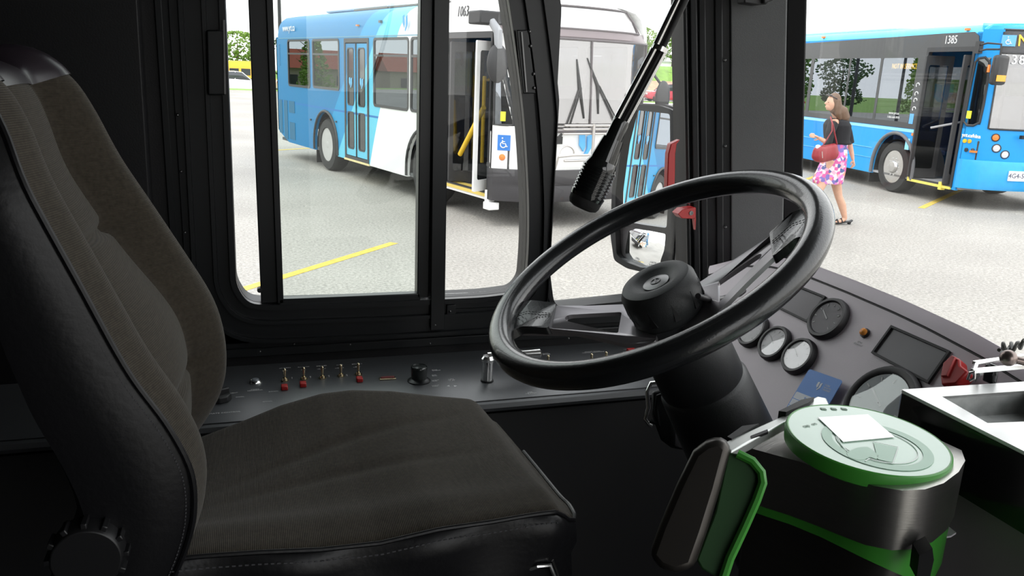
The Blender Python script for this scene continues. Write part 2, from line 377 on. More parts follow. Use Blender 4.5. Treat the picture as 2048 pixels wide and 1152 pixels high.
toggle(570, 762, (569, 778)); toggle(608, 759, (606, 772)); toggle(645, 757); toggle(682, 753); toggle(717, 750, (719, 762))
toggle(1096, 733); toggle(1183, 728, h=.021); toggle(1212, 724, h=.021)
b = G(511, 765); p = MB().lathe([(.013, 0), (.013, .002), (.010, .006), (.0085, .006), (.0085, .004)], b, (0, 0, 1)).build('push_button', CHR, co)
MB().lathe([(.0075, 0), (.0075, .006), (.006, .008), (.001, .0085)], b, (0, 0, 1)).build('button_cap', mat('grey_button', (.2, .22, .24), .3), p)
b = G(838, 762); kb = MB().lathe([(.024, 0), (.024, .002), (.017, .007), (.0, .007)], b, (0, 0, 1), 36).build('rotary_knob', BLK2, co)
MB().lathe([(.0165, .006), (.0165, .0075), (.0172, .028), (.0165, .0315), (.0150, .033), (.0148, .0315), (.004, .0335), (.001, .0335)], b, (0, 0, 1), 40).build('knob_cap', mat('knob_black', (.015, .018, .018), .25, coat=.4), kb)
a = G(775, 758); bk = MB().box(a+V((0, 0, .0015)), (.034, .013, .003)).build('badge_frame', GOLD, co, bevel=.001)
MB().box(a+V((0, 0, .004)), (.028, .007, .003)).build('badge_strip', mat('dull_red', (.18, .03, .03), .4), bk, bevel=.001)
a = G(440, 800); MB().lathe([(.022, 0), (.021, .012), (.016, .013)], a, (0, 0, 1), 8).beam(a+V((-.016, -.008, .016)), a+V((.016, .008, .016)), .011, .014).build('climate_knob', mat('knob_matt', (.012, .012, .013), .5), co, bevel=.002)
a = G(1262, 707); MB().box(a+V((0, 0, .006)), (.02, .014, .012)).build('switch_guard', REDP, co, bevel=.002)
m = MB(); X, Y = (1, 0, 0), (0, 1, 0)
def lab(t, px, py, s=.0052, al='CENTER', w=1.1): m.text(t, G(px, py)+V((0, 0, .0001)), X, Y, s, .0003, al, w)
for t, px in (('LH DASH', 570), ('RH DASH', 607), ('SPEAKER', 643), ('AISLE', 679), ("DRIVER'S", 714)): lab(t, px, 736-(px-570)*.055)
for t, px in (('FAN', 570), ('FAN', 607), ('SELECT', 643), ('LIGHTS', 679), ('LIGHT', 714)): lab(t, px, 742-(px-570)*.055)
for px in (584, 621, 658, 694): lab('O\nF\nF', px, 757-(px-570)*.05, .0036)
lab('VIDEO\nRECORDER', 510, 780); lab('VENT', 468, 786); lab('COOL', 480, 794); lab('CLIMATE CONTROL', 444, 826, .0065)
for k, t in enumerate(('STOP\nENGINE', 'DAY\nRUN', 'NIGHT\nRUN', 'NIGHT\nPARK')): lab(t, 864, 741+k*10.5, .0046, 'LEFT')
lab('FRONT DOOR\nMOTOR CONTROLS', 1186, 704, .0055); lab('UP', 1194, 721, .004); lab('REV', 1077, 731, .0055); lab('FWD', 1111, 729, .0055)
lab('OFF', 1091, 721, .004); lab('PARK\nBRAKE', 1092, 708, .0055); lab('MID', 1250, 699, .004); lab('STOP', 1250, 704, .004)
lab('MIR.\nHEATER', 1062, 786, .006); lab('DOWN', 547, 783, .005); lab('SIGNAL', 535, 803, .005)
b = G(903, 760)
for k in range(8):
    t = 2*pi*k/8; m.beam(b+V((cos(t)*.0045, sin(t)*.0045, .0002)), b+V((cos(t)*.0075, sin(t)*.0075, .0002)), .0008, .0003)
m.lathe([(.0035, 0), (.0035, .0003), (.0025, .0003), (.0025, 0)], b, (0, 0, 1), 14)
for sgn, px in ((1, 896), (-1, 911)):
    b = G(px, 772); m.prism([b+V((-.003*sgn, 0, 0)), b+V((.003*sgn, .0035, 0)), b+V((.003*sgn, -.0035, 0))], (0, 0, .0003))
m.build('printed_lettering', GREY, co)
# chrome door lever standing in its socket
dl = root('door_lever', G(974, 765), 0, 'chrome lever standing upright in the side console left of the steering wheel', 'lever')
b = G(974, 762)
MB().cyl(b, b+V((0, 0, .003)), .0135, .0135, 20).build('socket', RUB, dl)
MB().tube([b+V((0, 0, .001)), b+V((0, 0, .046))], .0115, 20).build('lever_post', CHR, dl)
m = MB().tube([b+V((-.001, 0, .044)), b+V((0, 0, .050)), b+V((.0, 0, .056))], [.0135, .0145, .010], 20); m.build('lever_cap', CHR, dl)
e0 = b+V((0, .003, .052)); e1 = at(1082, 706, (e0-CAM).length+.03)
MB().tube([e0, e0+(e1-e0)*.5, e0+(e1-e0)*.97, e1], [.010, .010, .010, .006], 14).build('lever_arm', CHR, dl)

# ================================================================ dashboard
th = rad(56); DU = V((cos(th), 0, sin(th))); DN = V((-sin(th), 0, cos(th))); DY = V((0, 1, 0)); P0 = at(1550, 690, 1.6); KD = 1.6/1.5
def D(y, u, t=0): return V((P0.x, y*KD, P0.z)) + DU*u*KD + DN*t
def Dp(px, py):
    q = onP(px, py, P0, DN)-P0; return (q.y+P0.y)/KD, q.dot(DU)/KD
def disc_at(m, px, py, prof, n=40): y, u = Dp(px, py); m.lathe(prof, D(y, u), DN, n)
da = root('dashboard', (.95, .9, 1.3), 0, 'sloping grey instrument panel ahead of the steering wheel under the windscreen', 'dashboard')
seam = [(1.44, .06), (1.36, .105), (1.28, .125), (1.197, .132), (1.08, .131), (.97, .128), (.90, .124), (.80, .115), (.72, .103), (.62, .08), (.40, .02), (.2, -.03)]
top = [(1.46, .08), (1.37, .128), (1.28, .150), (1.193, .158), (1.08, .157), (.97, .154), (.903, .150), (.84, .146), (.786, .139), (.73, .124), (.66, .103), (.60, .084), (.40, .04), (.2, -.01)]
m = MB().holed([(1.44, .0), (1.12, -.03), (1.03, -.10), (1.0, -.36)]+seam[::1] if 0 else [Dp(1480, 1000), Dp(1445, 820), Dp(1420, 660), (1.44, .0)]+seam+[(.2, -.36)], [], -.012, 0, lambda y, u, t: D(y, u, t)); m.build('instrument_panel', DASH, da, bevel=.002)
def rs(P, k=60):
    L = [0]
    for i in range(1, len(P)): L.append(L[-1]+math.dist(P[i], P[i-1]))
    out = []
    for j in range(k+1):
        s = L[-1]*j/k; i = next(i for i in range(1, len(P)) if L[i] >= s-1e-9); f = (s-L[i-1])/(L[i]-L[i-1]); out.append(tuple(P[i-1][c]*(1-f)+P[i][c]*f for c in (0, 1)))
    return out
A, B = rs(seam), rs(top); rings = []
for (y0, u0_), (y1, u1) in zip(A, B):
    p, q = D(y0, u0_+.003, .002), D(y1, u1, -.002)
    rings.append([p-DN*.012, p, p*.5+q*.5+DN*.002, q, q+V((.010, 0, -.004)), q+V((.10, 0, -.07)), q+V((.10, 0, -.12))])
m = MB().loft(rings); m.build('dash_ledge', DASH, da)
m = MB(); m.tube([p[1]-DU*.0015-DN*.004 for p in rings], .003, 8); m.build('ledge_gap', RUB, da)
BZ = mat('gauge_bezel', (.022, .020, .022), .45)
DIAL = mat('glare_whitened_dial', (.80, .79, .80), .35, var=(40, .08)); DIALD = mat('dark_dial', (.085, .075, .085), .35)  # small dials whitened to stand for window light reflected in their lenses
LENS = glass('dial_lens', (.97, .97, .97), .12); LENSD = glass('dial_lens_dark', (.95, .95, .95), .0, fres=False)
def gauge(px, py, R, dial, name='gauge', lens=None):
    y, u = Dp(px, py); c = D(y, u); R *= KD
    g = MB().lathe([(R, 0), (R*1.0, .006), (R*.93, .012), (R*.82, .012), (R*.77, .0095), (R*.765, .0005)], c, DN, 44).build(name, BZ, da)
    MB().lathe([(R*.76, .001), (R*.76, .0088), (.001, .0088)], c, DN, 40).build('dial', dial, g)
    m2 = MB()
    for k in range(9):
        t = rad(-130+k*32.5); d = DY*sin(t)+DU*cos(t); m2.beam(c+d*R*.56+DN*.0095, c+d*R*.68+DN*.0095, R*.03, .0004, DN)
    t = rad(60); d = DY*sin(t)+DU*cos(t); m2.beam(c-d*R*.1+DN*.0097, c+d*R*.5+DN*.0097, R*.05, .0005, DN)
    m2.build('dial_marks', GREY, g); MB().lathe([(R*.77, .0107), (.001, .0112)], c, DN, 40, caps=False).build('lens', lens or LENS, g)
    return g
gauge(1509, 664, .033, DIAL); gauge(1552, 689, .033, DIAL); gauge(1601, 715, .033, DIAL); gauge(1659, 640, .038, DIALD, lens=LENSD)
gauge(1765, 812, .062, mat('speedo_dial', (.30, .33, .34), .3), 'speedometer')
SCR = mat('screen_black', (.09, .08, .09), .28, var=(3, .1))
for pts in (((1751, 706), (1786, 658), (1897, 707), (1858, 763)), ((1520, 595), (1552, 558), (1649, 597), (1616, 642))):
    Q = [Dp(*p) for p in pts]; fr = offs(Q, .0035)
    g = MB().holed(fr, [Q], -.001, .005, D).build('display_unit', RUB, da, bevel=.0008)
    MB().holed(Q, [], -.001, .0015, D).build('display_screen', SCR, g)
m = MB(); disc_at(m, 1731, 667, [(.0085, 0), (.0085, .003), (.0065, .004)], 20); g = m.build('indicator_lamp', BZ, da)
m = MB(); disc_at(m, 1731, 667, [(.0062, .003), (.0062, .008), (.004, .010), (.001, .0105)], 20); m.build('lamp_lens', mat('amber_lens', (.75, .28, .05), .25), g)
y, u = Dp(1718, 687); MB().text('STOP\nREQUEST', D(y, u, .0002), -DY, DU, .0048, .0002).build('printed_lettering', GREY, da)
# red knob at the end of the panel
kn = root('brake_knob', D(*Dp(1900, 750)), 0, 'dark red angular pull knob at the right end of the instrument panel', 'knob')
def dpt(px, py, t): return onP(px, py, P0+DN*t, DN)
q = [dpt(x, y, .03) for x, y in ((1885, 725), (1903, 709), (1919, 717), (1920, 730), (1936, 742), (1912, 768), (1882, 770), (1880, 752))]
MB().prism(q, -DN*.022).build('knob_handle', REDP, kn, bevel=.003)
c = sum(q, V())/len(q); MB().cyl(c-DN*.03, c-DN*.02, .008).build('knob_shaft', DSTL, kn)
q2 = [dpt(x, y, .034) for x, y in ((1886, 726), (1903, 710), (1910, 713), (1893, 751), (1881, 752))]
MB().prism(q2, -DN*.006).build('knob_face', mat('paler_red', (.5, .09, .09), .35), kn, bevel=.001)  # facet in a paler red than the handle
# blue card
cdr = root('transit_card', dpt(1610, 790, .012), 0, 'blue and white printed card leaning on the instrument panel below the third pale gauge', 'card')
CB = mat('card_blue', (.03, .20, .62), .35); CW = mat('card_white', (.62, .66, .72), .4)
T = .010
c0, cx_, cy_ = dpt(1553, 850, T), dpt(1619, 738, T), dpt(1681, 770, T)
uu = (cx_-c0); ww = (cy_-cx_); L_ = uu.length; W_ = ww.length; uh = uu.normalized(); wh = (ww-uh*ww.dot(uh)).normalized()
def K(a, b, t=0): return c0+wh*a+uh*b+DN*t
MB().holed(rrect(0, W_, 0, L_, .005), [], 0, .0008, K).build('card_sheet', CB, cdr)
MB().holed(rrect(.0015, W_-.0015, .0015, L_*.60, .002), [], .0008, .0010, K).build('card_table', CW, cdr)
m = MB()
for k in range(1, 5): m.holed(rrect(.0015, W_-.0015, L_*.60*k/5, L_*.60*k/5+.0009, 0), [], .001, .0012, K)
m.holed(rrect(W_*.33, W_*.33+.0007, .0015, L_*.50, 0), [], .001, .0012, K); m.holed(rrect(W_*.66, W_*.66+.0007, .0015, L_*.50, 0), [], .001, .0012, K)
m.text('Route Schedule', K(W_*.5, L_*.55, .001), wh, uh, .0045, .0002); m.build('card_lines', CB, cdr)
m = MB()
def ylogo(m, K, a, b, s, t, left=True, right=True):
    if left: m.holed([(a-.9*s, b+1.0*s), (a-.2*s, b+1.2*s), (a-.1*s, b-.2*s), (a-.35*s, b-.7*s), (a-.9*s, b-.1*s)], [], t, t+.0004, K)
    if right: m.holed([(a+.15*s, b+.85*s), (a+.8*s, b+1.15*s), (a+.8*s, b-.3*s), (a+.1*s, b-1.3*s), (a-.2*s, b-1.1*s), (a+.2*s, b-.5*s)], [], t, t+.0004, K)
ylogo(m, K, W_*.50, L_*.80, .006, .0008); m.text('YORK\nREGION\nTRANSIT', K(W_*.64, L_*.81, .0008), wh, uh, .0042, .0002, 'LEFT'); m.build('card_emblem', CW, cdr)

# ================================================================ steering wheel and column
WC = V((.535, 1.021, 1.786)); WN = V((-.505, 0, .863)).normalized(); WA = V((0, 1, 0)); WB = V((.863, 0, .505)).normalized()
def Wp(a, b, h=0): return WC+WA*a+WB*b+WN*h
sw = root('steering_wheel', WC, 0, 'large black leather wrapped steering wheel with two slotted spokes', 'steering wheel')
N_ = 96; R_ = .2355
m = MB(); m.tube([Wp(R_*cos(2*pi*k/N_), R_*sin(2*pi*k/N_)) for k in range(N_)], .0185, 18, cyclic=True); m.build('rim', LEA, sw, ang=60)
SD = V((.54, -.842)); SD.normalize()
for sg in (1, -1):
    e = SD*sg; p = V((-e.y, e.x))
    def SM(r, w, t, e=e, p=p): h = -.084+.072*max(0, min(1, (r-.05)/.15)); q = e*r+p*w; return Wp(q.x, q.y, h+t)
    out = rpoly([(.02, -.062), (.07, -.054), (.12, -.040), (.165, -.032), (.205, -.034), (.228, -.042), (.228, .042), (.205, .034), (.165, .032), (.12, .040), (.07, .054), (.02, .062)], .008)
    hole = rpoly([(.075, -.030), (.145, -.009), (.150, 0), (.145, .009), (.075, .030)], .005)
    sp = MB().holed(out, [hole], -.003, .004, SM).build('spoke', mat('satin_black_metal', (.30, .285, .30), .30, .75), sw, bevel=.001)
    w = MB().holed(rpoly([(.165, -.036), (.205, -.038), (.236, -.055), (.236, .055), (.205, .038), (.165, .036)], .006), [], -.006, .007, SM); w.build('leather_wrap', LEA, sp, bevel=.003)
    st = MB()
    for s2 in (-1, 1):
        for k in range(14): r = .168+k*.0045; st.add(*(lambda b: (b.v, b.f))(MB().beam(SM(r, s2*.003, .0078), SM(r+.003, s2*.003, .0078), .0008, .0008, WN)))
    st.build('stitching', mat('dark_thread', (.02, .02, .022), .8), sp)
hb = MB().lathe([(.048, -.078), (.053, -.072), (.0565, -.050), (.0555, -.028), (.050, -.019), (.040, -.0155), (.030, -.018), (.021, -.024), (.019, -.024)], WC, WN, 56).build('hub_cap', mat('hub_plastic', (.022, .024, .025), .5, bump=(600, .15)), sw)
MB().lathe([(.0195, -.0245), (.0195, -.0225), (.015, -.0215), (.001, -.021)], WC, WN, 32).build('hub_badge', mat('badge_grey', (.22, .22, .22), .3, .5), hb)
m = MB(); m.lathe([(.008, -.0212), (.008, -.0202), (.006, -.0202), (.006, -.0212)], WC, WN, 20); m.beam(Wp(-.006, -.003, -.0205), Wp(.006, .003, -.0205), .0018, .001, WN); m.build('badge_emblem', DSTL, hb)
for k in range(10):
    m = MB(); t = 2*pi*k/10+.2; d = WA*cos(t)+WB*sin(t); s_ = WA*-sin(t)+WB*cos(t); c = WC+WN*-.05+d*.0555
    m.prism([c-s_*.0045-WN*.014+d*.0012, c+s_*.0045-WN*.014+d*.0012, c+s_*.001+WN*.013+d*.0008], -d*.004)
    m.build('cap_notch', RUB, hb)
m = MB().lathe([(.030, -.10), (.046, -.098), (.050, -.078), (.044, -.074), (.02, -.072)], WC, WN, 40); m.build('hub_collar', mat('collar_black', (.03, .032, .034), .4), sw)
clm = root('steering_column', WC-WN*.5, 0, 'thick black steering column running down from the steering wheel to the floor', 'steering column')
COLM = mat('column_plastic', (.018, .019, .02), .42, bump=(500, .1))
m = MB().lathe([(.040, -.096), (.058, -.100), (.062, -.112), (.064, -.20), (.063, -.205), (.068, -.212), (.073, -.34), (.078, -.52), (.078, -.80)], WC, WN, 48); m.build('column_cover', COLM, clm)
m = MB(); d = (-WA*.9+WB*-.42).normalized(); s_ = WN.cross(d); c = WC-WN*.33+d*.066
m.prism([c-s_*.03-WN*.07, c+s_*.03-WN*.07, c+s_*.03+WN*.02, c+s_*.012+WN*.034, c-s_*.03+WN*.02], d*.016); m.build('column_latch', COLM, clm, bevel=.004)
MB().tube([c+s_*.03+WN*.022+d*.014, c+s_*.012+WN*.036+d*.014, c-s_*.01+WN*.028+d*.014], .0022, 8).build('latch_edge', DSTL, clm)
# release lever loops left of the column
ca = [at(x, y, 1.42) for x, y in ((1322, 764), (1302, 766), (1294, 785), (1297, 815), (1290, 838), (1298, 850), (1305, 852))]
MB().tube(ca, .0035, 10).build('release_lever', CHR, clm)
cb = [at(x, y, 1.40) for x, y in ((1345, 792), (1330, 787), (1316, 792), (1312, 820), (1318, 850), (1300, 842))]
MB().tube(cb, .004, 10).build('release_lever', BLK2, clm)
MB().prism([at(x, y, 1.40) for x, y in ((1300, 780), (1330, 775), (1350, 800), (1345, 900), (1318, 880), (1300, 830))], V((.05, .02, -.02))).build('tilt_bracket', COLM, clm, bevel=.006)
st = [at(1396, 592, 1.13), at(1420, 600, 1.2), at(1445, 597, 1.3), at(1478, 588, 1.36), at(1486, 580, 1.37)]
MB().tube(st, [.004, .004, .004, .005, .006], 10).build('turn_signal_stalk', BZ, clm)

# ================================================================ microphone on its boom
mc = root('microphone', at(1172, 395, .9), 0, 'black microphone with ribbed head hanging on a chrome and black boom before the side window', 'microphone')
q0, q1 = at(1168, 407, .90), at(1244, 240, .90); ax = (q1-q0).normalized(); Lm = (q1-q0).length
def M_(s): return q0+ax*s
m = MB().lathe([(.010, -.006), (.0155, -.004), (.0175, .0), (.018, .006)], q0, ax, 32); m.build('mesh_cap', mat('mic_mesh', (.008, .008, .008), .8, bump=(2500, .9)), mc)
prof = [(.018, .006), (.0185, .008)]
for k in range(9): s = .010+k*.0036; prof += [(.0188, s), (.0188, s+.0018), (.0176, s+.0022), (.0176, s+.0032)]
prof += [(.0165, .046), (.0150, .050)]
MB().lathe(prof, q0, ax, 40).build('ribbed_head', mat('mic_black', (.008, .009, .009), .12, coat=.6), mc, ang=30)
MB().lathe([(.0150, .048), (.0145, .054), (.0115, .075), (.0098, Lm-.03), (.0090, Lm-.004), (.0080, Lm)], q0, ax, 32).build('mic_body', mat('mic_black', (.008, .009, .009), .12), mc)
tp, t2, t3 = at(1320, 98, .90), at(1365, 0, .90), at(1420, -130, .90); t4 = t3+(t3-t2)*((2.95-t3.z)/(t3.z-t2.z))
sd_ = (ax.cross(ray(1250, 200))).normalized()
MB().tube([q1-ax*.003+sd_*.0052, tp+sd_*.0052, t2+sd_*.0042, t3, t4], .0038, 12).tube([q1-ax*.003-sd_*.0050, tp-sd_*.0050], .0032, 12).build('boom_rod', CHR, mc)
MB().tube([q1-ax*.003-sd_*.0016, tp-sd_*.0016, t2-sd_*.0016, t3-sd_*.0016, t4], [.0030, .0034, .0045, .005, .005], 12).build('boom_sleeve', RUB, mc)
MB().lathe([(.0085, -.0025), (.0085, .0025), (.0075, .0025)], tp, ax, 24).build('boom_clip', CHR, mc)
MB().cyl(t4-V((0, 0, .02)), t4, .03).build('ceiling_mount', RUB, mc)
MB().tube([tp+sd_*.006, at(1352, 30, .9)+sd_*.004, t3+sd_*.004], .0012, 6).build('mic_wire', mat('grey_wire', (.4, .4, .4), .4), mc)

# ================================================================ red release handle on the post
rh = root('release_handle', onY(1375, 420, 1.70), 0, 'red curved emergency release handle fixed to the ribbed corner post', 'handle')
YR = 1.665
ctr = [(1358, 279), (1348, 288), (1344, 308), (1343, 345), (1342, 378), (1350, 393)]
m = MB(); rings = []
for (x, y), w in zip(ctr, (3, 6, 7, 7.5, 7.5, 8)):
    p, q = onY(x-w, y+(3 if w < 5 else 0), YR), onY(x+w, y, YR); rings.append([p, q, q+V((0, .018, 0)), p+V((0, .018, 0))])
m.loft(rings).build('handle_blade', REDP, rh, bevel=.003)
MB().prism([onY(x, y, YR+.015) for x, y in ((1350, 392), (1372, 404), (1384, 410), (1352, 400))], (0, .014, 0)).prism([onY(x, y, YR+.014) for x, y in ((1366, 419), (1392, 415), (1392, 438), (1364, 437), (1356, 428))], (0, .03, 0)).build('handle_bracket', REDP, rh, bevel=.002)
MB().prism([onY(x, y, YR+.014) for x, y in ((1388, 436), (1392, 436), (1391, 460)) ], (0, .01, 0)).build('handle_tab', REDP, rh)
MB().lathe([(.0052, 0), (.0052, .002), (.003, .002), (.003, .001)], onY(1382, 426, YR+.014), (0, -1, 0), 18).build('bolt', DSTL, rh)
# ================================================================ driver's seat
def interp(T, x):
    if x <= T[0][0]: return T[0][1]
    for (a, b), (c, d) in zip(T, T[1:]):
        if x <= c: return b+(d-b)*(x-a)/(c-a)
    return T[-1][1]
seat = root('driver_seat', (.1, 1.1, .66), 0, "driver's seat with dark brown ribbed cloth and black vinyl sides", 'seat')
NP = [(-.115, 1.46), (-.100, 1.49), (-.083, 1.53), (-.073, 1.572), (-.074, 1.62), (-.094, 1.674), (-.128, 1.738), (-.166, 1.835), (-.200, 1.923), (-.216, 1.973), (-.236, 2.01), (-.265, 2.032), (-.30, 2.04)]
FP = [(-.13, 1.44), (-.095, 1.488), (-.068, 1.53), (-.055, 1.575), (-.055, 1.635), (-.068, 1.69), (-.098, 1.75), (-.145, 1.835), (-.184, 1.905), (-.212, 1.973), (-.232, 2.01), (-.262, 2.036), (-.30, 2.042)]
def resamp(P, n):
    L = [0]
    for i in range(1, len(P)): L.append(L[-1]+math.dist(P[i], P[i-1]))
    def cr4(p0, p1, p2, p3, t): return tuple(.5*(2*b+(c-a)*t+(2*a-5*b+4*c-d)*t*t+(3*b-a-3*c+d)*t**3) for a, b, c, d in zip(p0, p1, p2, p3))
    out = []
    for j in range(n+1):
        s = L[-1]*j/n; i = next(i for i in range(1, len(P)) if L[i] >= s-1e-9); f = (s-L[i-1])/(L[i]-L[i-1])
        out.append(cr4(P[max(0, i-2)], P[i-1], P[i], P[min(len(P)-1, i+1)], f))
    return out
NV = 48
np_, fp_ = resamp(NP, NV), resamp(FP, NV)
def sm(x): x = max(0, min(1, x)); return x*x*(3-2*x)
def back_pt(u, v, extra=0):
    i = v*NV; a = min(NV-1, int(i)); f = i-a
    n = [np_[a][k]*(1-f)+np_[a+1][k]*f for k in (0, 1)]; g = [fp_[a][k]*(1-f)+fp_[a+1][k]*f for k in (0, 1)]
    top = sm((v-.72)/.28); y0 = .868+.05*top; y1 = 1.335-.035*top
    Y = y0+(y1-y0)*u; x = n[0]*(1-u)+g[0]*u; z = n[1]*(1-u)+g[1]*u
    nx, nz = (.93, .37)
    if v > .9: k = sm((v-.9)/.1); nx, nz = .93*(1-k)+.2*k, .37*(1-k)+.95*k
    bol = math.exp(-((u-.10)/.085)**2)+math.exp(-((u-.90)/.085)**2)
    rec = sm((u-.13)/.13)*sm((.87-u)/.13)
    d = .012*bol-.040*rec*(1-.55*top)
    d += .012*rec*sin(pi*(u-.25)/.5)*(u > .25)*(u < .75)
    for vc, am in ((.60, .012), (.28, .010)): d -= am*rec*math.exp(-((v-vc-.02*sin(pi*u))/.012)**2)
    d += .014*rec*math.exp(-((v-.42)/.12)**2)
    for uc in (.235, .765): d -= .008*math.exp(-((u-uc)/.018)**2)*(1-top)
    return V((x+nx*(d+extra), Y, z+nz*(d+extra)))
m = MB().grid(lambda u, v: back_pt(u, v), 60, 110)
bf = m.build('back_cushion', FABB, seat, ang=80)
m = MB(); rings = []
for j in range(NV+1):
    v = j/NV; a, b = back_pt(0, v, -.001), back_pt(1, v, -.001); th_ = (.15-.10*v)*(1-.5*sm((v-.9)/.1)); bk = V((-.93, 0, -.37))*th_
    bulge = V((0, -.010, 0))
    rings.append([a, a+bk*.12+bulge*.8, a+bk*.5+bulge*1.4, a+bk*.9+bulge, a+bk+V((0, .02, 0)), b+bk-V((0, .02, 0)), b+bk*.5-bulge, b, b+bk*.82-V((0, .03, 0)), a+bk*.82+V((0, .03, 0))])
m.loft(rings); m.build('back_shell', VIN, seat, ang=60)
MB().tube([back_pt(0, j/60, .0)+V((-.001, -.002, 0)) for j in range(0, 60)], .0035, 8).build('piping', VIN, seat)
m = MB()
for j in range(6, 150):
    a = back_pt(0, j/156, -.010)+V((0, -.0055, 0)); b = back_pt(0, (j+.55)/156, -.010)+V((0, -.0055, 0)); m.beam(a, b, .0012, .0012)
m.build('stitching', mat('grey_thread', (.06, .06, .065), .7), seat)
m = MB().grid(lambda u, v: back_pt(.02+.96*u, .90+.10*v, .003+.004*sin(pi*v)), 40, 10); m.build('headrest_trim', mat('purple_black_vinyl', (.02, .015, .02), .3), seat, ang=80)
# seat cushion
nearS = [(p.x, p.z) for p in (onY(x, y, .874) for x, y in ((250, 1122), (400, 1106), (520, 1098), (640, 1093), (760, 1080), (880, 1052), (980, 1038), (1060, 1024), (1120, 1016), (1136, 1024)))]
farS = [(p.x, p.z) for p in (onY(x, y, 1.325) for x, y in ((250, 930), (400, 862), (480, 830), (560, 795), (640, 771), (700, 764), (780, 768), (860, 779), (930, 786), (985, 794)))]
XE = .395
def cush(u, v):     # u across 0 near, 1 far ; v along 0 back, 1 front
    x = -.16+(XE+.16+.012*sin(pi*u))*v
    zn, zf = interp(nearS, x), interp(farS, x)
    z = zn*(1-u)+zf*u
    z += -.022*sin(pi*u)**1.2*(1-.5*v)
    e = .010*math.exp(-((u-.13)/.08)**2)*(1-.6*v); z += e
    r = sm((v-.90)/.10); z -= .030*r*r
    if u > .93: z -= .05*((u-.93)/.07)**2; 
    Y = .874+.455*u
    if u < .04: z -= .004*((.04-u)/.04)**2
    fr = v > .93
    cr_ = .035*r*r
    Y += (cr_ if u < .5 else -cr_)*abs(2*u-1)**4
    for (a, b, c) in ((.62, .9, .006), (.42, .35, -.004)): z -= .003*math.exp(-((u-a-(v-.5)*b*.5)/.03)**2)*sin(pi*v)**2
    return V((x, Y, z))
m = MB().grid(cush, 60, 80)
m.build('seat_cushion', FAB, seat, ang=80)
m = MB(); K_ = []
for j in range(41): K_.append(cush(0, j/40))
for j in range(1, 31): K_.append(cush(j/30, 1))
for j in range(1, 41): K_.append(cush(1, 1-j/40))
cen = V((.12, 1.1, 0)); rows = []
for k, (dz, gr) in enumerate(((0, -.002), (-.006, .004), (-.03, .008), (-.055, .000), (-.085, .004), (-.12, -.006), (-.14, -.03))):
    row = []
    for i, p in enumerate(K_):
        d = V((p.x-cen.x, (p.y-cen.y), 0)); d = V((d.x*.4, d.y, 0)).normalized() if i < 41 or i > 71 else V((1, 0, 0))
        w = .006*sin(i*.55)*sin(k*1.1)*(1 if i < 41 else 0)
        row.append(V((p.x, p.y, 0))+d*(gr+w)+V((0, 0, p.z*(1 if k < 3 else .35)+(0 if k < 3 else 1.48*.65)+dz)))
    rows.append(row)
m.loft(rows, closed=True, caps=False); m.build('cushion_skirt', VIN, seat, ang=60)
MB().tube([p+V((0, -.003, .001)) for p in K_[:41]]+[p+V((.003, 0, 0)) for p in K_[41:60]], .003, 8).build('piping', VIN, seat)
m = MB()
for i in range(4, 39):
    for f in (0, .5):
        a = K_[i].lerp(K_[i+1], f)+V((0, -.010, -.010)); b = K_[i].lerp(K_[i+1], f+.28)+V((0, -.010, -.010)); m.beam(a, b, .0012, .0012)
m.build('stitching', MATS['grey_thread'], seat)
c = onY(172, 1122, .835)
m = MB().lathe([(.036, .03), (.036, .006), (.033, .0), (.001, .0)], c, (0, 1, 0), 40)
for k in range(12):
    t = 2*pi*k/12; m.box(c+V((cos(t)*.036, .014, sin(t)*.036)), (.008, .022, .006), Matrix.Rotation(-t, 3, 'Y'))
m.build('recliner_knob', mat('knob_plastic', (.009, .009, .010), .4), seat, bevel=.001)
MB().bb(-.14, .36, .90, 1.30, 1.30, 1.365).build('seat_pan', DSTL, seat, bevel=.006)
MB().bb(-.02, .28, .96, 1.24, .68, 1.31).build('seat_pedestal', RUB, seat, bevel=.02)
h0 = onY(1090, 1136, .88); MB().tube([onY(1052, 1140, .88), onY(1075, 1133, .87), onY(1100, 1130, .87), onY(1112, 1160, .87)], .003, 8).tube([onY(1105, 1120, .875), onY(1116, 1150, .875), onY(1120, 1175, .875)], .0018, 8).build('adjuster_lever', CHR, seat)

# ================================================================ fare card reader
ZR = 1.655
def R2(x, y, z=ZR): return onZ(x, y, z)
def zz(x, y): return (1280+x/2.667, 760+y/2.667)
fr = root('card_reader', (.6, .68, 1.4), 0, 'steel and green fare card reader with a round tilted green and white disc on top', 'card reader')
out = [zz(*p) for p in ((548, 352), (690, 392), (840, 432), (1000, 482), (1110, 520), (1250, 565), (1400, 590), (1520, 583), (1620, 550), (1700, 490), (1735, 430), (1715, 375))]
O = [onP(*p, V((.48, .67, 1.650)), V((-.06, .12, 1))) for p in out]; Oxy = [(p.x, p.y) for p in O]+[(.740, .735), (.70, .79), (.63, .80), (.565, .775)]
def flat(x, y, t): return V((x, y, t))
def zr(x, y=.67): return 1.650+.06*(x-.48)+.12*(.67-y)
def RB(x, y, t): return V((x, y, zr(x, y)-.066*(1-t)))
MB().holed(Oxy, [], 0, 1, RB).build('reader_body', STL, fr, bevel=.0025)
RGRN = mat('reader_green', (.045, .26, .03), .38); PGRN = mat('pale_green_face', (.50, .68, .56), .22, coat=.4); MGRN = mat('mid_green_print', (.30, .50, .37), .3)
ins = offs(Oxy, -.003)
def gdrop(p): q = V((p[0]-.50, p[1]-.62)); return .012+.046*sm((p[0]-.56)/.12)*sm((.75-p[1])/.12)
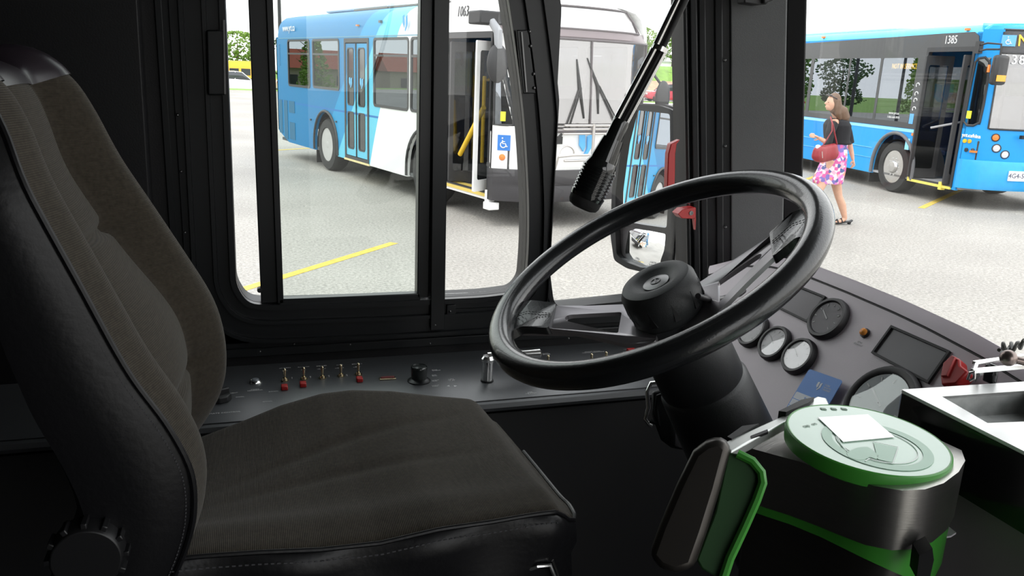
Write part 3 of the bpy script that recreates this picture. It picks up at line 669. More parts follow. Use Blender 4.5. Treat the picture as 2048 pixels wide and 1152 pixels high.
MB().loft([[V((x, y, zr(x, y)-.064)) for x, y in ins], [V((x, y, zr(x, y)-.066-gdrop((x, y)))) for x, y in ins]]).build('green_band', RGRN, fr, ang=50)
ins2 = offs(Oxy, -.010)
MB().holed(ins2, [], 1.30, ZR-.072, flat).build('lower_body', mat('dark_bronze_steel', (.10, .095, .09), .35, .9, stretch=(1, 1, 30)), fr, bevel=.003)
q = [onZ(*zz(*p), 1.575) for p in ((1450, 868), (1560, 850), (1640, 838), (1668, 820), (1628, 788), (1560, 815))]
MB().prism([p+V((0, -.004, .002)) for p in q], (0, 0, .002)).build('receipt_slip', mat('paper_white', (.62, .60, .64), .7), fr)
q = [at(*zz(*p), .93) for p in ((1490, 935), (1560, 898), (1568, 960), (1545, 1060), (1475, 1060))]
MB().prism(q, (.01, .02, 0)).build('cable_slot', RUB, fr)
DC = V((.6305, .6701, 1.658)); DM = DC+V((0, 0, .022))
tilt = V((.02, -.04, 1)).normalized()
dr = MB().lathe([(.078, 0), (.0845, .004), (.0858, .016), (.0850, .020), (.0835, .0212), (.0815, .0205)], DC, tilt, 64).build('disc_rim', RGRN, fr)
MB().lathe([(.0822, .0195), (.0822, .0207), (.001, .0209)], DC, tilt, 64).build('disc_face', PGRN, dr)
ta, tb, _ = frame(tilt); ta = (V((1, 0, 0))-tilt*tilt.x).normalized(); tb = tilt.cross(ta)
def DF(a, b, t=0): return DC+ta*a+tb*b+tilt*(.0212+t)
def dpx(x, y): q = onP(*zz(x, y), DF(0, 0), tilt)-DF(0, 0); return (q.dot(ta), q.dot(tb))
cI = dpx(1262, 345)
ring = lambda r, n=48: [(cI[0]+r*cos(2*pi*k/n), cI[1]+r*sin(2*pi*k/n)) for k in range(n)]
m = MB().holed(ring(.056), [ring(.0455)], 0, .0003, DF)
m.holed(rpoly([dpx(*p) for p in ((1245, 335), (1372, 362), (1345, 442), (1268, 425))], .002), [], .0002, .0005, DF)
m.holed(rpoly([dpx(*p) for p in ((1100, 388), (1160, 362), (1215, 358), (1240, 375), (1275, 405), (1262, 425), (1225, 412), (1200, 425), (1160, 430), (1110, 412))], .002), [], .0002, .0005, DF)
m.build('hand_and_card_emblem', MGRN, dr)
m = MB().holed(ring(.0415), [ring(.0402)], .0001, .0004, DF)
def lin(pts, w):
    for a, b in zip(pts, pts[1:]): m.beam(DF(*dpx(*a), .0006), DF(*dpx(*b), .0006), w, .0003, tilt)
lin(((1240, 330), (1378, 360), (1348, 448), (1262, 432), (1225, 420), (1200, 436)), .0012); lin(((1050, 300), (1075, 350), (1110, 388)), .0012)
m.build('emblem_outline', mat('white_ink', (.72, .8, .75), .4), dr)
m = MB()
for x in (975, 1030, 1085): m.holed([dpx(x-16, 148), dpx(x+14, 152), dpx(x+22, 160), dpx(x-6, 158)], [], 0, .0004, DF)
a, b = dpx(880, 243), dpx(930, 236); m.text('tap  on', DF((a[0]+b[0])/2, (a[1]+b[1])/2, 0), ta+tb*.25, tb-ta*.25, .0075, .0002)
m.build('printed_marks', mat('dark_print', (.12, .2, .14), .5), dr)
MB().holed([dpx(*p) for p in ((948, 203), (1215, 187), (1357, 308), (1083, 334))], [], .0006, .0011, DF).build('white_patch', mat('patch_white', (.95, .95, .95), .12, coat=1), dr)  # plain white four-sided patch lying on the disc face
# clip arm across the top and the slotted side wing
AL = mat('satin_aluminium', (.58, .6, .58), .38, .7)
ar = [onZ(*zz(*p), 1.672) for p in ((440, 335), (590, 265), (760, 190), (880, 118), (945, 85), (995, 95), (1008, 125), (900, 160), (760, 232), (600, 320), (485, 382))]
MB().prism(ar, (0, 0, -.012)).build('clip_arm', AL, fr, bevel=.002)
MB().prism([onZ(*zz(*p), 1.673) for p in ((590, 297), (680, 262), (684, 275), (596, 310))], (0, 0, -.003)).build('clip_slot', RUB, fr)
MB().prism([onZ(*zz(*p), 1.674) for p in ((465, 302), (545, 245), (635, 232), (560, 275), (490, 312))], (0, 0, -.012)).build('clip_slot', RUB, fr)
MB().prism([onZ(*zz(*p), 1.678) for p in ((740, 165), (860, 105), (930, 90), (900, 120), (780, 170))], (0, 0, -.012)).build('clip_slot', RUB, fr)
A_ = [(1385, 903), (1410, 884), (1440, 875), (1462, 896), (1440, 980), (1412, 1070), (1388, 1138), (1350, 1150), (1318, 1138), (1296, 1112), (1318, 1050), (1352, 970)]
q = [at(x, y, .83+.0000*(y-900)) for x, y in A_]
MB().prism(q, V((.020, .028, -.012))).build('side_wing', mat('wing_steel', (.055, .050, .045), .38, .8), fr, bevel=.007)
q = [at(*zz(*p), .845) for p in ((470, 385), (535, 395), (600, 432), (648, 490), (655, 545), (620, 640), (560, 780), (480, 950), (425, 1060), (330, 1010), (300, 960), (400, 700))]
MB().prism(q, V((.012, .018, -.012))).build('green_channel', mat('channel_green', (.02, .07, .02), .55), fr, bevel=.002)
C_ = ((520, 392), (600, 432), (648, 492), (655, 548), (622, 640), (560, 780), (480, 950), (440, 1070))
MB().tube([at(*zz(*p), .842) for p in C_], .0045, 8).build('channel_lip', RGRN, fr)

# ================================================================ farebox
ZF = 1.69
fb = root('farebox', (1.0, .7, .7), 0, 'black farebox with worn white metal top and a recessed tray right of the card reader', 'farebox')
TOP = mat('worn_pale_metal', (.80, .81, .80), .34, .25, var=(25, .12)); GBL = mat('gloss_black_enamel', (.008, .008, .009), .2, coat=.4, bump=(30, .15))
F_ = lambda x, y, z=ZF: onZ(x, y, z)
P_ = [F_(1803, 779), F_(1955, 856), F_(2060, 910)]
Pxy = [(P_[0].x, P_[0].y), (P_[0].x, .40), (.975, .40), (.975, P_[0].y-.012)]; H_ = [(p.x, p.y) for p in (F_(1884, 793), F_(2058, 781), F_(2075, 842), F_(1975, 846))]
MB().holed(Pxy, [H_], ZF-.004, ZF, flat).build('top_plate', TOP, fb, bevel=.001)
Hxy = [(min(x, .945), y) for x, y in offs(Pxy, .0005)]; H2 = [(min(x, .940), y) for x, y in offs(H_, .001)]
MB().holed(Hxy, [H2], ZF-.085, ZF-.0045, flat).build('top_housing', GBL, fb, bevel=.003)
m = MB().holed(offs(H_, .0009), [H_], ZF-.030, ZF-.0002, flat); m.holed(H_, [], ZF-.035, ZF-.030, flat); m.build('coin_tray', mat('tray_steel', (.45, .46, .45), .45, .3, var=(60, .2)), fb)
MB().holed([(min(x, .88), y) for x, y in offs(Pxy, -.022)], [], .70, ZF-.08, flat).build('farebox_body', mat('cabinet_grey_metal', (.36, .34, .35), .45, .3, var=(4, .2)), fb, bevel=.004)
q = offs(Pxy, -.0218); a, b = q[1], q[2]
e1_ = V((b[0]-a[0], b[1]-a[1], 0)).normalized(); nn = V((-e1_.y, e1_.x, 0)); nn = nn if nn.dot(V((a[0], a[1], 0))) < 0 else -nn
m = MB()
for s in (.012, .075): p = V((a[0], a[1], 0))+e1_*s; m.beam(V((p.x, p.y, .75))+nn*.001, V((p.x, p.y, ZF-.09))+nn*.001, .003, .003, e1_)
for z in (1.47,): m.beam(V((a[0], a[1], z))+nn*.001+e1_*.02, V((a[0], a[1], z))+nn*.001+e1_*.3, .002, .003)
m.build('cabinet_edges', DSTL, fb)
# bracket bars, thumb screw and cable behind the tray
zb = 1.72
m = MB().beam(onZ(1949, 726, zb), onZ(2100, 705, zb), .006, .004).beam(onZ(1944, 742, zb-.006), onZ(2110, 727, zb-.006), .005, .005)
m.beam(onZ(1962, 745, zb-.01), onZ(1952, 760, 1.69), .006, .004, (1, 0, 0)).beam(onZ(1952, 728, zb), onZ(1947, 742, zb-.006), .004, .004, (1, 0, 0)); m.build('bracket_bar', CHR, fb)
MB().bb(onZ(1975, 745, zb-.02).x, .90, onZ(1975, 760, ZF).y-.01, onZ(1975, 760, ZF).y+.008, ZF-.004, zb-.008).build('bracket_base', GBL, fb, bevel=.003)
c = at(2017, 716, 1.11); MB().ell(c, .0095, n=20, m=14).cyl(c, c+V((.018, -.012, -.003)), .0045).build('thumb_screw', mat('tarnished_metal', (.25, .2, .18), .3, .9), fb)
random.seed(3)
pth = [at(1998+50*t+3*sin(t*19), 697-9*t+6*sin(t*23)+3*cos(t*41), 1.14+.015*sin(t*17)) for t in [k/60 for k in range(61)]]
MB().tube(pth, .0022, 8).build('coiled_cable', mat('cable_olive', (.09, .09, .08), .5), fb)
MB().tube([at(1935, 760, 1.14), at(1940, 745, 1.14), at(1950, 742, 1.14), at(1948, 757, 1.14), at(1938, 762, 1.14)], .0018, 8).build('split_ring', CHR, fb)

# ================================================================ outside mirror
em = root('wing_mirror', (1.0, 1.94, 1.75), 0, 'outside mirror beyond the front quarter window with a flat glass above a small convex glass', 'mirror')
MN = V((-.934, -.356, .042)).normalized(); MW = V((-MN.y, MN.x, 0)).normalized(); MW = MW if MW.x > 0 else -MW; MU = MN.cross(MW); MU = MU if MU.z > 0 else -MU; MC = at(1292, 375, 2.2)
def ME(a, z, t=0): return MC+MW*a+MU*(z-MC.z)+MN*t
def mpx(x, y): q = onP(x, y, MC, MN); d = q-MC; return (d.dot(MW), d.dot(MU)+MC.z)
shell = [mpx(*p) for p in ((1268, 209), (1330, 212), (1358, 222), (1361, 300), (1356, 420), (1342, 545), (1300, 545), (1262, 536), (1236, 520), (1229, 470), (1232, 380), (1245, 280), (1258, 225))]
shell = rpoly(shell, .012, 3)
flatg = rpoly([mpx(*p) for p in ((1268, 217), (1350, 226), (1351, 330), (1343, 458), (1300, 452), (1237, 441), (1238, 380), (1250, 290))], .01, 3)
conv = rpoly([mpx(*p) for p in ((1237, 447), (1300, 458), (1341, 466), (1338, 500), (1330, 522), (1330, 536), (1290, 536), (1254, 522), (1240, 508))], .008, 3)
m = MB().holed(shell, [offs(flatg, -.003), offs(conv, -.002)], -.004, .016, ME); m.build('mirror_frame', BLK2, em, bevel=.002)
o3 = offs(shell, .004); sh_in = [(a*.80+.01, (z-1.75)*.92+1.75) for a, z in o3]
MB().loft([[ME(a, z, -.004) for a, z in o3], [ME(a, z, -.05) for a, z in o3], [ME(a, z, -.085) for a, z in sh_in]]).build('mirror_housing', mat('housing_grey', (.10, .095, .10), .5), em, ang=50)
MIR = mat('mirror_silver', (.92, .94, .95), .0, 1, var=(1, .001))
MB().holed(flatg, [], -.003, .001, ME).build('flat_glass', MIR, em)
cm = V((sum(p[0] for p in conv)/len(conv), sum(p[1] for p in conv)/len(conv)))
def CX(a, z): d = (V((a, z))-cm).length; return ME(a, z, .006-(d*d)/(2*.35))
rings = [[CX(cm.x+(a-cm.x)*k/8, cm.y+(z-cm.y)*k/8) for a, z in conv] for k in range(8, 0, -1)]
MB().loft(rings, caps=False).add([CX(*cm)]+rings[-1], [(0, i+1, (i+1) % len(conv)+1) for i in range(len(conv))]).build('convex_glass', MIR, em, ang=180)
q = ME(.02, 1.47, .0035); MB().text('OBJECTS IN MIRROR ARE\nCLOSER THAN THEY APPEAR', ME(cm.x+.01, cm.y-.033, .0035), MW, (0, 0, 1), .008, .0003).build('mirror_lettering', GREY, em)
MB().tube([ME(.05, 1.9, -.05), ME(.09, 1.9, -.06), V((1.12, 1.80, 1.92))], .012, 12).build('mirror_arm', BLK2, em)
MB().tube([ME(.05, 1.62, -.05), ME(.09, 1.62, -.06), V((1.14, 1.80, 1.60))], .012, 12).build('mirror_arm', BLK2, em)
# ================================================================ ground and far surroundings
def gz(x, y):
    z = 0.0
    if y > 61: z -= .065*(y-61)*sm((16-x)/14)*(1 if y < 90 else 29/(y-61))
    z += 3.1*sm((y-72)/12)*sm((x-17)/8)
    return z
asp = bpy.data.materials.new('worn_asphalt'); asp.use_nodes = True; N = asp.node_tree.nodes; L = asp.node_tree.links; b = N['Principled BSDF']
b.inputs['Roughness'].default_value = .85; b.inputs['Specular IOR Level'].default_value = .3
t = N.new('ShaderNodeTexCoord'); n1 = N.new('ShaderNodeTexNoise'); n1.inputs['Scale'].default_value = 30; n1.inputs['Detail'].default_value = 8; n1.inputs['Roughness'].default_value = .8
n2 = N.new('ShaderNodeTexNoise'); n2.inputs['Scale'].default_value = .35; n2.inputs['Detail'].default_value = 5
v1 = N.new('ShaderNodeTexVoronoi'); v1.feature = 'DISTANCE_TO_EDGE'; v1.inputs['Scale'].default_value = .22
n3 = N.new('ShaderNodeTexNoise'); n3.inputs['Scale'].default_value = 2.5; n3.inputs['Detail'].default_value = 5
mxv = N.new('ShaderNodeMixRGB'); mxv.inputs[0].default_value = .12; L.new(t.outputs['Object'], n3.inputs['Vector']); L.new(t.outputs['Object'], mxv.inputs[1]); L.new(n3.outputs['Color'], mxv.inputs[2])
for n in (n1, n2): L.new(t.outputs['Object'], n.inputs['Vector'])
mpv = N.new('ShaderNodeMapping'); L.new(t.outputs['Object'], mpv.inputs[0])
addn = N.new('ShaderNodeVectorMath'); addn.operation = 'MULTIPLY_ADD'; addn.inputs[1].default_value = (1.2, 1.2, 0); L.new(n3.outputs['Color'], addn.inputs[0]); L.new(t.outputs['Object'], addn.inputs[2]); L.new(addn.outputs[0], v1.inputs['Vector'])
r1 = N.new('ShaderNodeValToRGB'); L.new(n1.outputs['Fac'], r1.inputs[0])
r1.color_ramp.elements[0].position = .36; r1.color_ramp.elements[0].color = (.22, .21, .19, 1); r1.color_ramp.elements[1].position = .6; r1.color_ramp.elements[1].color = (.48, .455, .42, 1)
e = r1.color_ramp.elements.new(.75); e.color = (.58, .55, .51, 1)
r2 = N.new('ShaderNodeValToRGB'); L.new(n2.outputs['Fac'], r2.inputs[0]); r2.color_ramp.elements[0].color = (.82, .82, .82, 1); r2.color_ramp.elements[0].position = .35; r2.color_ramp.elements[1].color = (1, 1, 1, 1); r2.color_ramp.elements[1].position = .65
mm = N.new('ShaderNodeMixRGB'); mm.blend_type = 'MULTIPLY'; mm.inputs[0].default_value = 1; L.new(r1.outputs[0], mm.inputs[1]); L.new(r2.outputs[0], mm.inputs[2])
r3 = N.new('ShaderNodeValToRGB'); L.new(v1.outputs['Distance'], r3.inputs[0]); r3.color_ramp.elements[0].color = (1.25, 1.25, 1.22, 1); r3.color_ramp.elements[0].position = .0015; r3.color_ramp.elements[1].color = (1, 1, 1, 1); r3.color_ramp.elements[1].position = .004
m3 = N.new('ShaderNodeMixRGB'); m3.blend_type = 'MULTIPLY'; m3.inputs[0].default_value = 1; L.new(mm.outputs[0], m3.inputs[1]); L.new(r3.outputs[0], m3.inputs[2]); L.new(m3.outputs[0], b.inputs['Base Color'])
bp = N.new('ShaderNodeBump'); bp.inputs['Strength'].default_value = .5; bp.inputs['Distance'].default_value = .01; L.new(n1.outputs['Fac'], bp.inputs['Height']); L.new(bp.outputs[0], b.inputs['Normal'])
GRS = mat('meadow_grass', (.17, .30, .05), .95, var=(3, .35), bump=(30, .5)); SOIL = mat('bare_soil', (.42, .27, .18), .95, var=(2, .3))
def patch(x0, x1, y0, y1, nx, ny, dz=0):
    return MB().grid(lambda u, v: V((x0+(x1-x0)*u, y0+(y1-y0)*v, gz(x0+(x1-x0)*u, y0+(y1-y0)*v)+dz)), nx, ny)
m = patch(-120, 140, -60, 58, 4, 4); struct('ground', m, asp)
m = patch(-120, 140, 61, 72, 60, 6); struct('ground_2', m, asp)
m = patch(-120, 140, 72, 260, 90, 60); struct('ground_3', m, GRS)
m = patch(-120, 140, 57.9, 61.1, 60, 3, .06); tag(m.build('grass_strip', GRS), 'long narrow strip of grass between the bus yard and the car park beyond', 'grass', kind='stuff')
m = MB().grid(lambda u, v: V((18+90*u, 72.4+5.5*v, gz(18+90*u, 72.4+5.5*v)+.05+.2*sin(u*40)*sin(pi*v))), 60, 6); tag(m.build('soil_bank', SOIL), 'reddish bare soil at the foot of the grassy bank behind the red cars', 'soil', kind='stuff')
YEL = mat('worn_yellow_paint', (.62, .45, .08), .8, var=(14, .2))
def stripe(a, b, w=.11):
    a, b = V(a), V(b); d = (b-a).normalized()*w/2; n = V((-d.y, d.x)); m = MB()
    m.loft([[V((p.x, p.y, z)) for p in (a+n, b+n, b-n, a-n)] for z in (.001, .004)]); o = m.build('ground_marking', YEL); o['kind'] = 'structure'
stripe((-3.5, 3.95), (1.62, 9.6)); stripe((.2, 20.0), (2.6, 21.7)); stripe((10.2, 14.1), (14.6, 17.7)); stripe((11.2, 11.5), (14.9, 14.1)); stripe((17.6, 21.2), (22, 25))

# ================================================================ buses
def flat_s(o): return o
GLB = glass('bus_window_glass', (.38, .40, .42), .42, 0, (.46, .50, .55))
GLW = glass('bus_windscreen_glass', (.66, .66, .66), .22, 0, (.95, .93, .93))
GLD = glass('bus_door_glass', (.55, .57, .58), .06, 0)
TYRE = mat('tyre_rubber', (.022, .022, .022), .8); TRIM = mat('dark_trim', (.03, .03, .032), .5); INT = mat('bus_interior_grey', (.10, .105, .11), .7); WHB = mat('bus_white', (.80, .80, .79), .3)
YPOLE = mat('yellow_handrail', (.75, .48, .02), .35)
def livery(name, regions, base, line=None):
    m = bpy.data.materials.new(name); m.use_nodes = True; N = m.node_tree.nodes; L = m.node_tree.links; b = N['Principled BSDF']; b.inputs['Roughness'].default_value = .38; b.inputs['Specular IOR Level'].default_value = .25
    t = N.new('ShaderNodeTexCoord'); s = N.new('ShaderNodeSeparateXYZ'); L.new(t.outputs['Object'], s.inputs[0])
    def math_(op, a, bb, c=None):
        n = N.new('ShaderNodeMath'); n.operation = op
        for i, q in enumerate((a, bb, c)):
            if q is None: continue
            if isinstance(q, (int, float)): n.inputs[i].default_value = q
            else: L.new(q, n.inputs[i])
        return n.outputs[0]
    no = N.new('ShaderNodeTexNoise'); no.inputs['Scale'].default_value = 1.5; L.new(t.outputs['Object'], no.inputs['Vector'])
    S_ = math_('MULTIPLY', s.outputs['X'], -1.0); Z = s.outputs['Z']
    cur = None
    for k, (c0, c1, c2, col) in enumerate(regions):     # region applies where S > c0 + c1*Z + c2*Z*Z
        q = math_('MULTIPLY_ADD', Z, c2, c1); q = math_('MULTIPLY_ADD', q, Z, c0); f = math_('GREATER_THAN', S_, q)
        mx = N.new('ShaderNodeMixRGB'); L.new(f, mx.inputs[0])
        if cur is None: mx.inputs[1].default_value = (*rgb(base), 1)
        else: L.new(cur, mx.inputs[1])
        mx.inputs[2].default_value = (*rgb(col), 1); cur = mx.outputs[0]; f0 = f if k == 0 else f0
    if line:
        z0, z1, col = line; f = math_('MULTIPLY', math_('GREATER_THAN', Z, z0), math_('LESS_THAN', Z, z1)); f = math_('MULTIPLY', f, f0)
        mx = N.new('ShaderNodeMixRGB'); L.new(f, mx.inputs[0]); L.new(cur, mx.inputs[1]); mx.inputs[2].default_value = (*rgb(col), 1); cur = mx.outputs[0]
    ov = N.new('ShaderNodeMixRGB'); ov.blend_type = 'MULTIPLY'; ov.inputs[0].default_value = .06; L.new(cur, ov.inputs[1]); L.new(no.outputs['Color'], ov.inputs[2]); L.new(ov.outputs[0], b.inputs['Base Color'])
    return m
WD = 2.55
def wheel(P, s, side, R=.5, alloy=False):
    y = .06 if side == 0 else WD-.06; d = -1 if side == 0 else 1; c = V((-s, y, R)); ax = (0, d, 0)
    w = MB().lathe([(R*.62, .02), (R*.66, .05), (R*.93, .04), (R*.99, -.0), (R, -.05), (R, -.2), (R*.9, -.27), (R*.5, -.27)], c, ax, 40).build('wheel', TYRE, P, world=False)
    rim = mat('alloy_rim', (.62, .61, .6), .22, 1) if alloy else mat('white_steel_rim', (.44, .43, .42), .5)
    m = MB().lathe(([(R*.64, .03), (R*.60, .02), (R*.55, -.06), (R*.50, -.12), (R*.34, -.14), (R*.29, -.13), (R*.24, -.02), (R*.22, .02), (R*.10, .035), (.001, .036)] if not alloy else [(R*.64, .03), (R*.60, .02), (R*.56, -.03), (R*.50, -.05), (R*.32, .01), (R*.26, .02), (R*.24, .05), (R*.20, .07), (.001, .075)]), c, ax, 40); m.build('rim', rim, w, world=False)
    m = MB()
    for k in range(10):
        t = 2*pi*k/10; a = c+V((cos(t)*R*.33, d*(-.02 if alloy else -.15), sin(t)*R*.33)); m.cyl(a, a+V((0, d*.055, 0)), .020, .018, 8)
    m.build('wheel_nuts', mat('nut_chrome', (.7, .7, .7), .2, 1) if alloy else DSTL, w, world=False)
    m = MB()
    for k in range(8):
        t = 2*pi*(k+.5)/8; a = c+V((cos(t)*R*.43, d*(-.03 if alloy else -.13), sin(t)*R*.43)); m.cyl(a-V((0, d*.01, 0)), a+V((0, d*.012, 0)), .028, .028, 10)
    m.build('rim_holes', TYRE, w, world=False)
def SP(y0=0): return lambda s, z, t: V((-s, y0+t, z))
def arch(sc, r, z0, n=14): return [(sc-r*cos(pi*k/n), max(z0, .50+r*sin(pi*k/n))) for k in range(n+1)]
def side_outline(L_, arches, zs, ztop, rear_up):
    P = [(.15, zs)]
    for a, r in arches: P += [(a-r, zs)]+arch(a, r, zs)+[(a+r, zs)]
    P += [(L_-rear_up[0], zs), (L_-.1, zs+rear_up[1]*.8), (L_, zs+rear_up[1]), (L_, ztop), (.15, ztop)]
    return P
def win(P, s0, s1, z0, z1, bar_z=None, y=0, r=.07):
    d = -1 if y == 0 else 1; o = rrect(min(s0, s1), max(s0, s1), z0, z1, r); f = lambda s, z, t: V((-s, y+d*t, z))
    w = MB().holed(offs(o, .012), [offs(o, -.030)], -.03, .012, f)
    if bar_z: w.box((-(s0+s1)/2, y+d*.004, bar_z), (abs(s1-s0)-.03, .02, .035))
    w = w.build('window', TRIM, P, world=False); MB().holed(offs(o, -.028), [], -.012, -.004, f).build('pane', GLB, w, world=False); return w
def planx(u, b, back=.15): return -back+(back+b)*(1-abs(2*u-1)**3.2)
def face(fn, u0, u1, rows, n=26, th=.03):
    # shaped front panel with a thickness; rows = list of (z, bulge, inset of the sides)
    rings = []
    for k in range(n+1):
        u = u0+(u1-u0)*k/n; out = [fn(u, r, 0) for r in rows]; inn = [fn(u, r, -th) for r in rows][::-1]; rings.append(out+inn)
    return rings
def fpt(u, r, t): z, b, i = r; return V((planx(u, b)+t-i*1.3*abs(2*u-1)**2, i+(WD-2*i)*u, z))

def make_bus_a():
    P = root('city_bus', (3.112, 10.426, 0), rad(105.19)+pi, 'white and blue city bus numbered 1063 with a bike rack on its nose', 'bus')
    A = lambda mb, n, mt, par=P, **k: mb.build(n, mt, par, world=False, **k)
    lv = livery('bus_stripe_livery_a', [(4.32, -.34, -.06, '#62c0dc'), (6.05, -.85, 0, '#158fc4'), (7.0, -.95, 0, '#0076ac')], (.80, .80, .79), (1.17, 1.205, '#1c6fb4'))
    L_ = 9.3; wins = [(7.16, 8.5, 1.54, 2.46), (5.58, 6.98, 1.56, 2.46), (2.68, 4.01, 1.37, 2.46), (1.56, 2.60, 1.37, 2.46)]
    door = (4.22, 5.32, .36, 2.47)
    holes = [rrect(a, b, c, d, .07) for a, b, c, d in wins]+[rrect(*door, .02), rrect(.22, 1.42, .42, 2.5, .03)]
    A(MB().holed(side_outline(L_, [(2.08, .62), (6.33, .62)], .34, 2.5, (.7, .22)), holes, 0, .05, SP()), 'side_panel', lv)
    A(MB().holed(side_outline(L_, [(2.08, .62), (6.33, .62)], .34, 2.5, (.7, .22)), [rrect(a, b, c, d, .07) for a, b, c, d in ((.5, 1.5, 1.3, 2.46), (1.7, 3.0, 1.37, 2.46), (3.2, 4.5, 1.37, 2.46), (4.7, 6.0, 1.5, 2.46), (6.2, 8.2, 1.5, 2.46))], -.05, 0, SP(WD)), 'side_panel', lv)
    for a, b, c, d in wins: win(P, a, b, c, d, d-.27)
    for a, b, c, d in ((.5, 1.5, 1.3, 2.46), (1.7, 3.0, 1.37, 2.46), (3.2, 4.5, 1.37, 2.46), (4.7, 6.0, 1.5, 2.46), (6.2, 8.2, 1.5, 2.46)): win(P, a, b, c, d, None, WD)
    # roof with rounded coves
    prof = [(.0, 2.5), (.01, 2.62), (.04, 2.76), (.10, 2.86), (.20, 2.93), (.45, 2.98), (WD/2, 3.02), (WD-.45, 2.98), (WD-.20, 2.93), (WD-.10, 2.86), (WD-.04, 2.76), (WD-.01, 2.62), (WD, 2.5)]
    inn = [(y+(.05 if y < WD/2 else -.05), z-.05) for y, z in prof][::-1]
    A(MB().loft([[V((-s, y, z)) for y, z in prof+inn] for s in (.15, 1, 2, 3, 4, 5, 6, 7, 8, L_-.15)]), 'roof', lv)
    A(MB().loft([[V((-L_+.16, y, z)) for y, z in prof], [V((-L_+.06, y*.985+.02, z-.02)) for y, z in prof], [V((-L_, y*.96+.05, 2.5+(z-2.5)*.8)) for y, z in prof]]), 'roof_end', lv)
    A(MB().bb(-L_, -L_+.05, .0, WD, .56, 2.52), 'rear_panel', lv)
    m = MB().bb(-7.6, -4.6, .5, 2.05, 3.0, 3.12); A(m, 'roof_unit', WHB, bevel=.04)
    m = MB()
    for a, b in ((2.2, 4.35), (4.4, 5.9)): m.bb(-b, -a, .42, .46, 2.98, 3.01)
    A(m, 'roof_rail', DSTL); A(MB().bb(-.2, -2.0, .6, 1.9, 3.0, 3.1), 'roof_hatch', WHB, bevel=.03)
    A(MB().bb(-L_+.1, -1.5, .05, WD-.05, .34, .40).bb(-1.5, -.1, .02, WD-.05, .38, .42), 'floor', INT)
    A(MB().bb(-L_+.2, -1.4, -.004, .003, 2.490, 2.505), 'seam_moulding', mat('seam_blue', (.10, .28, .40), .4))
    # rear door
    D_ = A(MB().holed(rrect(4.22, 5.32, .36, 2.47, .02), [rrect(4.28, 5.26, .42, 2.40, .02)], -.012, .05, SP()), 'rear_door', TRIM)
    for a in (4.30, 4.80):
        b = a+.46; pn = [rrect(a+.10, b-.08, 1.33, 2.30, .05), rrect(a+.10, b-.08, .56, 1.20, .05)]
        lf = A(MB().holed(rrect(a, b, .43, 2.38, .02), pn, .0, .035, SP()), 'door_leaf', lv, D_)
        m = MB()
        for q in pn: m.holed(offs(q, .012), [offs(q, -.012)], -.008, .03, SP())
        for q in pn: m.holed(offs(q, -.01), [], .012, .018, SP())
        lf2 = A(m, 'door_glass', TRIM, D_); 
        m = MB()
        for q in pn: m.holed(offs(q, -.012), [], .008, .012, SP())
        A(m, 'door_glass', mat('dark_door_pane', (.03, .032, .034), .06), D_)
        m = MB(); ylogo(m, lambda s, z, t: V((-s, -t, z)), 0, 0, 0, 0) if 0 else None
        A(ylm((a+b)/2, 1.72, .075, -.004), 'door_emblem', mat('logo_light_blue', (.1, .45, .85), .4), D_)
    A(MB().bb(-4.785, -4.765, -.016, .04, .43, 2.38), 'door_seal', RUB, D_)
    A(MB().bb(-5.34, -4.20, -.02, .3, .33, .365), 'door_sill', mat('sill_yellow', (.72, .60, .30), .6), D_)
    # front door opening: leaves folded inward, poles, platform
    A(MB().holed(rrect(.20, 1.44, .40, 2.52, .03), [rrect(.24, 1.40, .44, 2.44, .02)], -.012, .06, SP()), 'front_door_frame', TRIM)
    lf = A(MB().holed(rrect(0, .52, .45, 2.40, .02), [rrect(.08, .44, .60, 2.28, .04)], 0, .035, lambda s, z, t: V((-.30-s*.35+t, -.20+s*.9, z))), 'front_door_leaf', WHB)
    A(MB().holed(rrect(.08, .44, .60, 2.28, .04), [], .012, .018, lambda s, z, t: V((-.30-s*.35+t, -.20+s*.9, z))), 'leaf_glass', GLD, lf)
    lf = A(MB().holed(rrect(0, .52, .45, 2.40, .02), [rrect(.06, .46, .60, 2.28, .04)], 0, .035, lambda s, z, t: V((-1.36+s*.25+t, .0+s*.9, z))), 'front_door_leaf', TRIM)
    A(MB().holed(rrect(.06, .46, .60, 2.28, .04), [], .012, .018, lambda s, z, t: V((-1.36+s*.25+t, .0+s*.9, z))), 'leaf_glass', GLD, lf)
    A(MB().bb(-1.42, -.22, -.02, .25, .38, .425), 'step_edge', mat('step_yellow', (.6, .45, .1), .6))
    m = MB(); m.tube([V((-1.18, .10, .85)), V((-.42, .02, 1.55))], .035, 12); A(m, 'grab_rail', YPOLE)
    m = MB(); m.tube([V((-.98, .35, .75)), V((-.98, .35, 1.95))], .028, 10).tube([V((-.98, .35, 1.9)), V((-.98, 1.2, 1.9))], .02, 8); A(m, 'grab_rail', YPOLE)
    for s, y in ((2.6, .6), (2.6, 1.9), (4.0, 1.9), (5.5, .6), (6.4, 1.9)): A(MB().tube([V((-s, y, .4)), V((-s, y, 2.45))], .02, 8), 'grab_rail', YPOLE)
    A(MB().tube([V((-.35, .75, 1.15)), V((-.35, .75, 1.3)), V((-.35, 1.15, 1.3)), V((-.35, 1.15, 1.0))], .022, 8), 'grab_rail', YPOLE)
    for s in (3.4, 4.2, 6.0, 6.9, 7.8):
        for y in (.15, 1.5): A(MB().bb(-s-.45, -s, y, y+.9, .75, .85).bb(-s-.45, -s-.38, y, y+.9, .8, 1.55), 'passenger_seat', mat('seat_cloth_blue', (.03, .06, .16), .9), bevel=.02)
